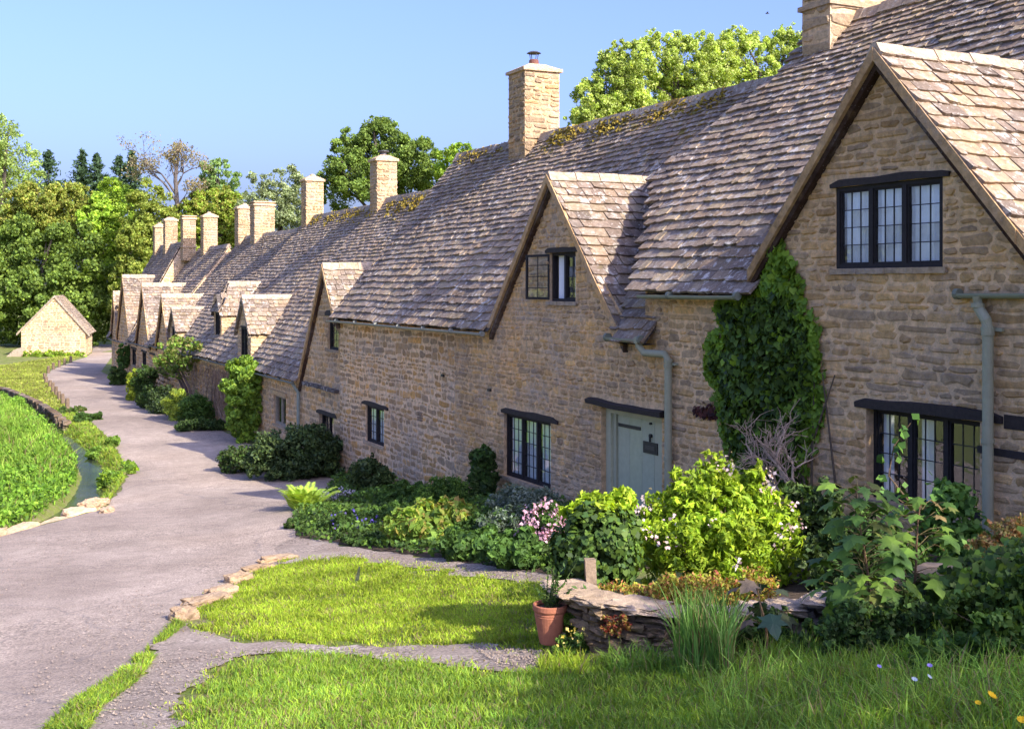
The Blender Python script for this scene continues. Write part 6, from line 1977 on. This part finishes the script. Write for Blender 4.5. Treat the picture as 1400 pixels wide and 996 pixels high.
# tufts creeping out over the ragged edges of the path and lane
edge = []
for poly in (lawn1, lawn2):
    a = np.array(poly)
    for i in range(len(a)):
        q, r = a[i], a[(i + 1) % len(a)]
        L = np.hypot(*(r - q)); m = int(L * 160)
        f = rng.random((m, 1)); edge.append(q + (r - q) * f + rng.normal(size=(m, 2)) * .13)
edge = np.concatenate(edge); edge = edge[(edge[:, 1] > 5) & (edge[:, 1] < 24) & (edge[:, 0] < 3)]
edge = edge[rng.random(len(edge)) < .25 + .75 * (vnoise(edge[:, 0], edge[:, 1], 1.7, 12) > -.05)]
blades('edge_grass', edge, .065, .013, LAWN + [(.20, .20, .05)], .6)
# the green by the shed and the banks of the brook
green = PXY([(0, 500), (30, 496), (80, 488), (120, 484), (98, 492), (70, 503), (61, 512), (62, 520), (74, 538), (92, 556), (78, 566), (50, 553), (0, 533), (-60, 520), (-60, 500)])
p = sample_poly(green, 26000, lambda X, Y: .4 + .6 * (vnoise(X, Y, .5, 2) > -.1))
blades('green_grass', p, .13, .06, [(.19, .22, .035), (.23, .25, .045), (.155, .195, .03)], .6, nscale=.3)
bank = PXY([(62, 563), (80, 560), (100, 566), (125, 582), (142, 596), (158, 616), (170, 640), (170, 655), (150, 680), (128, 688), (125, 675), (143, 660), (148, 642), (135, 622), (118, 606), (95, 590), (72, 575)])
p = sample_poly(bank, 16000)
blades('bank_grass', p, .17, .035, LAWN + ROUGH + [(.22, .21, .05)], .6)
for i, (px, py, r, h, lab, pal) in enumerate([(112, 578, 11, 14, 'low leafy plants hanging over the brook below the posts', MID), (132, 617, 14, 16, 'leafy cress island at the edge of the open water', FRESH), (152, 655, 15, 22, 'bright green tussock where the brook meets the lane', FRESH + LIME[:1]), (90, 566, 12, 10, 'brown green plants on the bank below the last post', MID + [(.13, .12, .04)])]):
    x, y = G(px, py); k = y / 1600
    plant('bank_plant', lab, 'plant', (x, y, Hf(x, y)), [(x, y, Hf(x, y) + h * .3 * k, r * k, r * k * 1.6, h * .6 * k), (x + r * .5 * k, y + 1.2, Hf(x, y + 1.2) + h * .3 * k, r * .7 * k, r * k, h * .5 * k)], pal, .17, 1500, n_clump=60, stems=3, stem_r=.006)
# leafy water meadow
mead = PXY([(0, 541), (30, 550), (52, 573), (73, 592), (88, 608), (100, 624), (106, 640), (102, 660), (88, 679), (64, 695), (30, 712), (0, 722), (-150, 760), (-150, 530)])
def meadow():
    n = 62000
    p = sample_poly(mead, n)
    z0 = H0(p[:, 0], p[:, 1])
    nz = vnoise(p[:, 0], p[:, 1], .7, 3)
    hgt = .34 + .3 * nz + .22 * vnoise(p[:, 0], p[:, 1], 2.2, 9)
    hgt = np.clip(hgt, .04, .9)
    C = np.stack([p[:, 0], p[:, 1], z0 - .1 + hgt * rng.random(n) ** .5], -1)
    V = leaf_polys(C, .12 * (1 + .5 * vnoise(p[:, 0], p[:, 1], .9, 14)), .65, np.array([0, 0, 1]), .6, .12)
    col = leaf_cols(n, [(.10, .20, .02), (.14, .26, .025), (.075, .15, .018), (.18, .28, .03), (.05, .10, .015)], .3, 1 + .4 * nz)
    tag(np_mesh('meadow_plants', V, 4, col, LEAF), kind='stuff')
    q = sample_poly(mead, 16000)
    far = sm(32, 44, q[:, 1])
    q = q[rng.random(len(q)) < .15 + .85 * far]
    blades('meadow_grass', q, .55, .03, [(.12, .22, .025), (.16, .27, .03), (.20, .28, .04)], .45, nscale=.4)
meadow()

# dark stone bank of the brook
sb = thing('bank_wall', 'low dark stone wall edging the brook below the green', 'wall', (*G(30, 546), Hf(*G(30, 546))))
mb = MB()
pp = [G(-40, 531), G(0, 536), G(22, 545), G(46, 556), G(66, 570), G(84, 584)]
for a, b in zip(pp[:-1], pp[1:]):
    L = math.hypot(b[0] - a[0], b[1] - a[1]); m = int(L / .38); d = math.atan2(b[1] - a[1], b[0] - a[0])
    for c in range(3):
        for i in range(m):
            f = (i + random.random() * .6) / m
            x, y = a[0] + (b[0] - a[0]) * f, a[1] + (b[1] - a[1]) * f
            if (a is pp[-3] or a is pp[-2]) and random.random() < .35: continue
            rock(mb, (x + .1, y + .35, float(H0(x, y)) - .20 + c * .17), (random.uniform(.3, .55), .35, .19), d, random.choice([(.09, .075, .06), (.12, .10, .08), (.07, .06, .05)]), sub=1, rough=.25)
mb.build('stones', STONE, sb)

# wooden posts along the lane edge
posts = [(61.5, 520), (63, 524.5), (66, 510), (68, 530), (72, 536.5), (76.6, 541), (81, 546.5), (86, 552), (92, 559), (73, 505), (81, 502), (88, 499), (96.5, 496)]
order = sorted(posts, key=lambda q: -q[1])
ordw = ['nearest', 'second', 'third', 'fourth', 'fifth', 'sixth', 'seventh', 'eighth', 'ninth', 'tenth', 'eleventh', 'twelfth', 'thirteenth']
proto = None
for i, (px, py) in enumerate(order):
    x, y = G(px, py); z = Hf(x, y)
    if proto is None:
        mb = MB(); h = .52
        mb.tube([(x, y, z - .1), (x, y, z + h * .5), (x, y, z + h - .03), (x, y, z + h)], [.105, .10, .095, .07], 9, (.16, .115, .075))
        o = mb.build('wooden_bollard', BARK, None, (x, y, z)); proto = o
    else:
        o = proto.copy(); COL.objects.link(o); o.location = (x, y, z)
        o.rotation_euler = (random.uniform(-.08, .08), random.uniform(-.08, .08), random.random() * 6)
        k = random.uniform(.85, 1.1); o.scale = (k, k, random.uniform(.8, 1.12))
    w_ = 'short wooden post at the lane edge, nearest of the line' if i == 0 else ('short wooden post at the lane edge, farthest of the line' if i == len(order) - 1 else f'short wooden post at the lane edge, {ordw[i]} from the near end')
    tag(o, w_, 'post', 'wooden posts along the lane')

# kerb stones
ks = [((252, 846), .40, .30, .24, .6, 'squat kerb stone at the corner of lawn and trodden path'), ((283, 824), .85, .28, .18, .85, 'long flat kerb stone beside the squat corner stone'), ((302, 812), .55, .30, .2, .9, 'mid sized kerb stone at the far end of the long one'), ((325, 795), .5, .32, .22, .7, 'pale rounded kerb stone standing alone on the lawn edge'), ((352, 779), .7, .26, .14, .85, 'low sunken kerb stone between the pale rounded one and the last'), ((380, 766), .75, .3, .15, .5, 'last low kerb stone where the lawn meets the gravel path')]
for (p_, L, w, h, rz, lab) in ks:
    x, y = G(*p_); mb = MB()
    rock(mb, (x, y, Hf(x, y) + h * .08), (L * .8, w * .9, h), rz, (.27, .225, .175), sub=3, rough=.28)
    tag(mb.build('kerb_stone', CLEAN, None, (x, y, Hf(x, y))), lab, 'kerb stone', 'kerb stones round the lawn')
edge_px = [(-40, 740), (0, 730), (45, 716), (88, 702), (128, 697)]
for i, (a, b) in enumerate(zip(edge_px[:-1], edge_px[1:])):
    A_, B_ = G(*a), G(*b); mb = MB()
    x, y = (A_[0] + B_[0]) / 2, (A_[1] + B_[1]) / 2
    L = math.hypot(B_[0] - A_[0], B_[1] - A_[1]); d = math.atan2(B_[1] - A_[1], B_[0] - A_[0])
    rock(mb, (x, y, Hf(x, y) + .01), (L * 1.05, .42, .30), d, (.42, .35, .275), sub=3, rough=.12)
    lab = ['long kerb slab between meadow and lane, cut by the left picture edge', 'long kerb slab between meadow and lane, one in from the left edge', 'long kerb slab between meadow and lane, touching the slab at the water', 'long kerb slab between meadow and lane, ending at the open water'][i]
    tag(mb.build('kerb_slab', CLEAN, None, (x, y, Hf(x, y))), lab, 'kerb stone', 'kerb slabs along the meadow')
for (px, py, L, w, h, lab) in [(133, 690, .6, .4, .28, 'broad rough rock at the mouth of the brook'), (146, 700, .42, .3, .18, 'small pale rock lying on the lane beside the brook'), (122, 697, .45, .4, .3, 'little rock wedged beside the last kerb slab')]:
    x, y = G(px, py); mb = MB()
    rock(mb, (x, y, Hf(x, y) + h * .15), (L, w, h), random.random() * 3, (.38, .31, .235), sub=3, rough=.28)
    tag(mb.build('rock', CLEAN, None, (x, y, Hf(x, y))), lab, 'rock')
# gravel along the edges of the lane
def gravel():
    mb = MB()
    reg = [PXY([(0, 760), (130, 715), (150, 735), (60, 800), (0, 830)]), PXY([(60, 880), (200, 800), (240, 850), (190, 890), (60, 990), (0, 990)]), PXY([(120, 990), (215, 900), (330, 885), (300, 910), (240, 960), (230, 1000)]), PXY([(400, 740), (740, 790), (700, 796), (480, 764)]), PXY([(640, 884), (740, 892), (740, 915), (690, 918)])]
    for k, poly in enumerate(reg):
        for x, y in sample_poly(poly, 300):
            r = random.uniform(.006, .017)
            z = Hf(x, y) + .026
            n = 5; q = random.random() * 6
            vs = [(x + r * random.uniform(.7, 1.2) * math.cos(q + i * 6.283 / n), y + r * random.uniform(.7, 1.2) * math.sin(q + i * 6.283 / n), z) for i in range(n)] + [(x + random.gauss(0, r * .2), y, z + r * .8)]
            c = random.choice([(.24, .185, .14), (.20, .155, .12), (.28, .22, .165), (.17, .135, .105)])
            mb.add(vs, [(i, (i + 1) % n, n) for i in range(n)], c)
    tag(mb.build('gravel', PATH_ATTR), kind='stuff')
PATH_ATTR = m_attr('pebble', .9, .2, 40, .2, .2, .003)
gravel()

# low planting and kerb before the shed, and the grey ramp at its corner
x, y = (70 - 700) / 1600 * 94.6, 94.6
plant('shrub', 'low yellow green plants along the foot of the shed gable', 'shrub', (x, y, Hf(x, y)), [((px - 700) / 1600 * 94.9, 94.9, (390 - 486) / 1600 * 94.9, .75, .4, .45) for px in (40, 52, 64, 76, 88, 100, 110)], LIME + FRESH, .22, 2600, n_clump=110, stems=4)
mb = MB()
for i in range(16):
    px = 36 + i * 4.3
    xx = (px - 700) / 1600 * 93.9
    rock(mb, (xx, 93.9 + random.uniform(-.05, .05), (390 - 492.5) / 1600 * 93.9 + .05), (.34, .3, .3), 0, (.36, .31, .25), sub=1)
tag(mb.build('bed_edging', STONE, None, ((75 - 700) / 1600 * 93.9, 93.9, (390 - 494) / 1600 * 93.9)), 'row of small edging stones in front of the shed planting', 'wall')
mb = MB()
q = lambda px, py, Y: Vector(((px - 700) / 1600 * Y, Y, (390 - py) / 1600 * Y))
a, b, c, d = q(2, 493, 95), q(28, 491, 95), q(28, 475, 95), q(19, 478, 95)
bk = Vector((0, 1.4, 0))
mb.add([tuple(v) for v in (a, b, c, d)] + [tuple(v + bk) for v in (a, b, c, d)], [(0, 1, 2, 3), (4, 7, 6, 5), (3, 2, 6, 7), (0, 3, 7, 4), (1, 5, 6, 2)], (.24, .24, .23))
tag(mb.build('stone_ramp', CLEAN, None, tuple(a)), 'small sloping grey stone ramp beside the left corner of the shed', 'ramp')

# flowers in the near grass
def meadow_flower(px, py, h, r, pal, lab, petals=5, kind='buttercup', cup=.5):
    Yb = None
    # root it where its head is seen, h above the ground
    x, y = G(px, py, lambda X, Y: H0(X, Y) + h)
    z = Hf(x, y)
    t = thing(kind, lab, 'flower', (x, y, z))
    mb = MB(); top = Vector((x, y, z + h))
    mb.tube([(x + .02, y, z - .02), (x + .015, y, z + h * .5), tuple(top)], .003, 5, (.08, .14, .03)); mb.build('stem', BARK, t)
    V = []; C = []
    tl = Vector((random.gauss(0, .3), -.45, 1)).normalized()
    e = tl.cross(Vector((1, 0, 0))).normalized(); f = tl.cross(e)
    for layer in range(2):
        for i in range(petals):
            a = (i + layer * .5) * 6.283 / petals
            d = e * math.cos(a) + f * math.sin(a); s = tl.cross(d)
            V.append([tuple(top), tuple(top + d * r * .6 + s * r * .42 + tl * r * cup * .5), tuple(top + d * r + tl * r * cup), tuple(top + d * r * .6 - s * r * .42 + tl * r * cup * .5)])
    np_mesh('petals', np.array(V), 4, leaf_cols(len(V), pal, .1, gain=1.0), PETAL, t)
YEL = [(.80, .50, .02), (.85, .58, .03)]
meadow_flower(1355, 951, .32, .028, YEL, 'larger yellow buttercup in the near grass at lower right')
meadow_flower(1337, 961, .27, .018, YEL, 'small half closed yellow buttercup left of the larger one')
meadow_flower(1397, 985, .25, .026, YEL, 'yellow buttercup cut by the right picture edge')
meadow_flower(1202, 911, .30, .016, [(.38, .28, .62), (.45, .34, .68)], 'pale violet wild flower below the tall sycamore sapling', kind='wild_flower')
meadow_flower(1271, 910, .30, .018, [(.40, .28, .62), (.46, .34, .68)], 'pale violet wild flower to the right of the tall sapling', kind='wild_flower')
meadow_flower(1372, 792, .30, .018, [(.55, .3, .6), (.5, .28, .58)], 'purple wild flower among the ivy by the right picture edge', kind='wild_flower')
meadow_flower(1250, 929, .22, .02, [(.62, .68, .66), (.7, .74, .72)], 'white wild flower in the shaded near grass', kind='wild_flower')
meadow_flower(1270, 925, .24, .018, [(.62, .68, .66), (.7, .74, .72)], 'white wild flower just right of its white neighbour', kind='wild_flower')
# a dark weed stem standing on the lawn
x, y = G(487, 798); z = Hf(x, y)
mb = MB()
vs = [(-.035, 0, -.03), (.03, 0, -.03), (.045, .01, .12), (.055, .0, .24), (.035, 0, .25), (.0, .01, .13)]
mb.add([(x + a, y + b, z + c) for a, b, c in vs] + [(x + a, y + b + .02, z + c) for a, b, c in vs], [(0, 1, 2, 5), (5, 2, 3, 4), (11, 8, 7, 6), (10, 9, 8, 11), (1, 7, 8, 2), (2, 8, 9, 3), (3, 9, 10, 4), (4, 10, 11, 5), (5, 11, 6, 0)], (.06, .07, .04))
tag(mb.build('weed_stem', BARK, None, (x, y, z)), 'thin dark upright weed stem in the middle of the lawn', 'weed')
# a bird high over the poplars
Yb = 90
c = Vector(((1049 - 700) / 1600 * Yb, Yb, (390 - 19) / 1600 * Yb))
mb = MB()
mb.tube([c + Vector((-.16, 0, 0)), c + Vector((-.05, 0, .02)), c + Vector((.08, 0, .02)), c + Vector((.17, 0, .03))], [.01, .045, .04, .012], 7, (.05, .05, .055))
for sg in (-1, 1):
    p0, p1 = c + Vector((.06, 0, .03)), c + Vector((-.05, 0, .02))
    e0, e1 = c + Vector((.05, sg * .16, .12)), c + Vector((-.07, sg * .15, .10)); t_ = c + Vector((-.06, sg * .34, .08))
    mb.add([tuple(q) for q in (p0, p1, e1, e0)], [(0, 1, 2, 3)], (.05, .05, .055)); mb.add([tuple(q) for q in (e0, e1, t_)], [(0, 1, 2)], (.05, .05, .055))
tag(mb.build('bird', IRON, None, tuple(c)), 'tiny dark bird flying high above the poplars', 'bird')
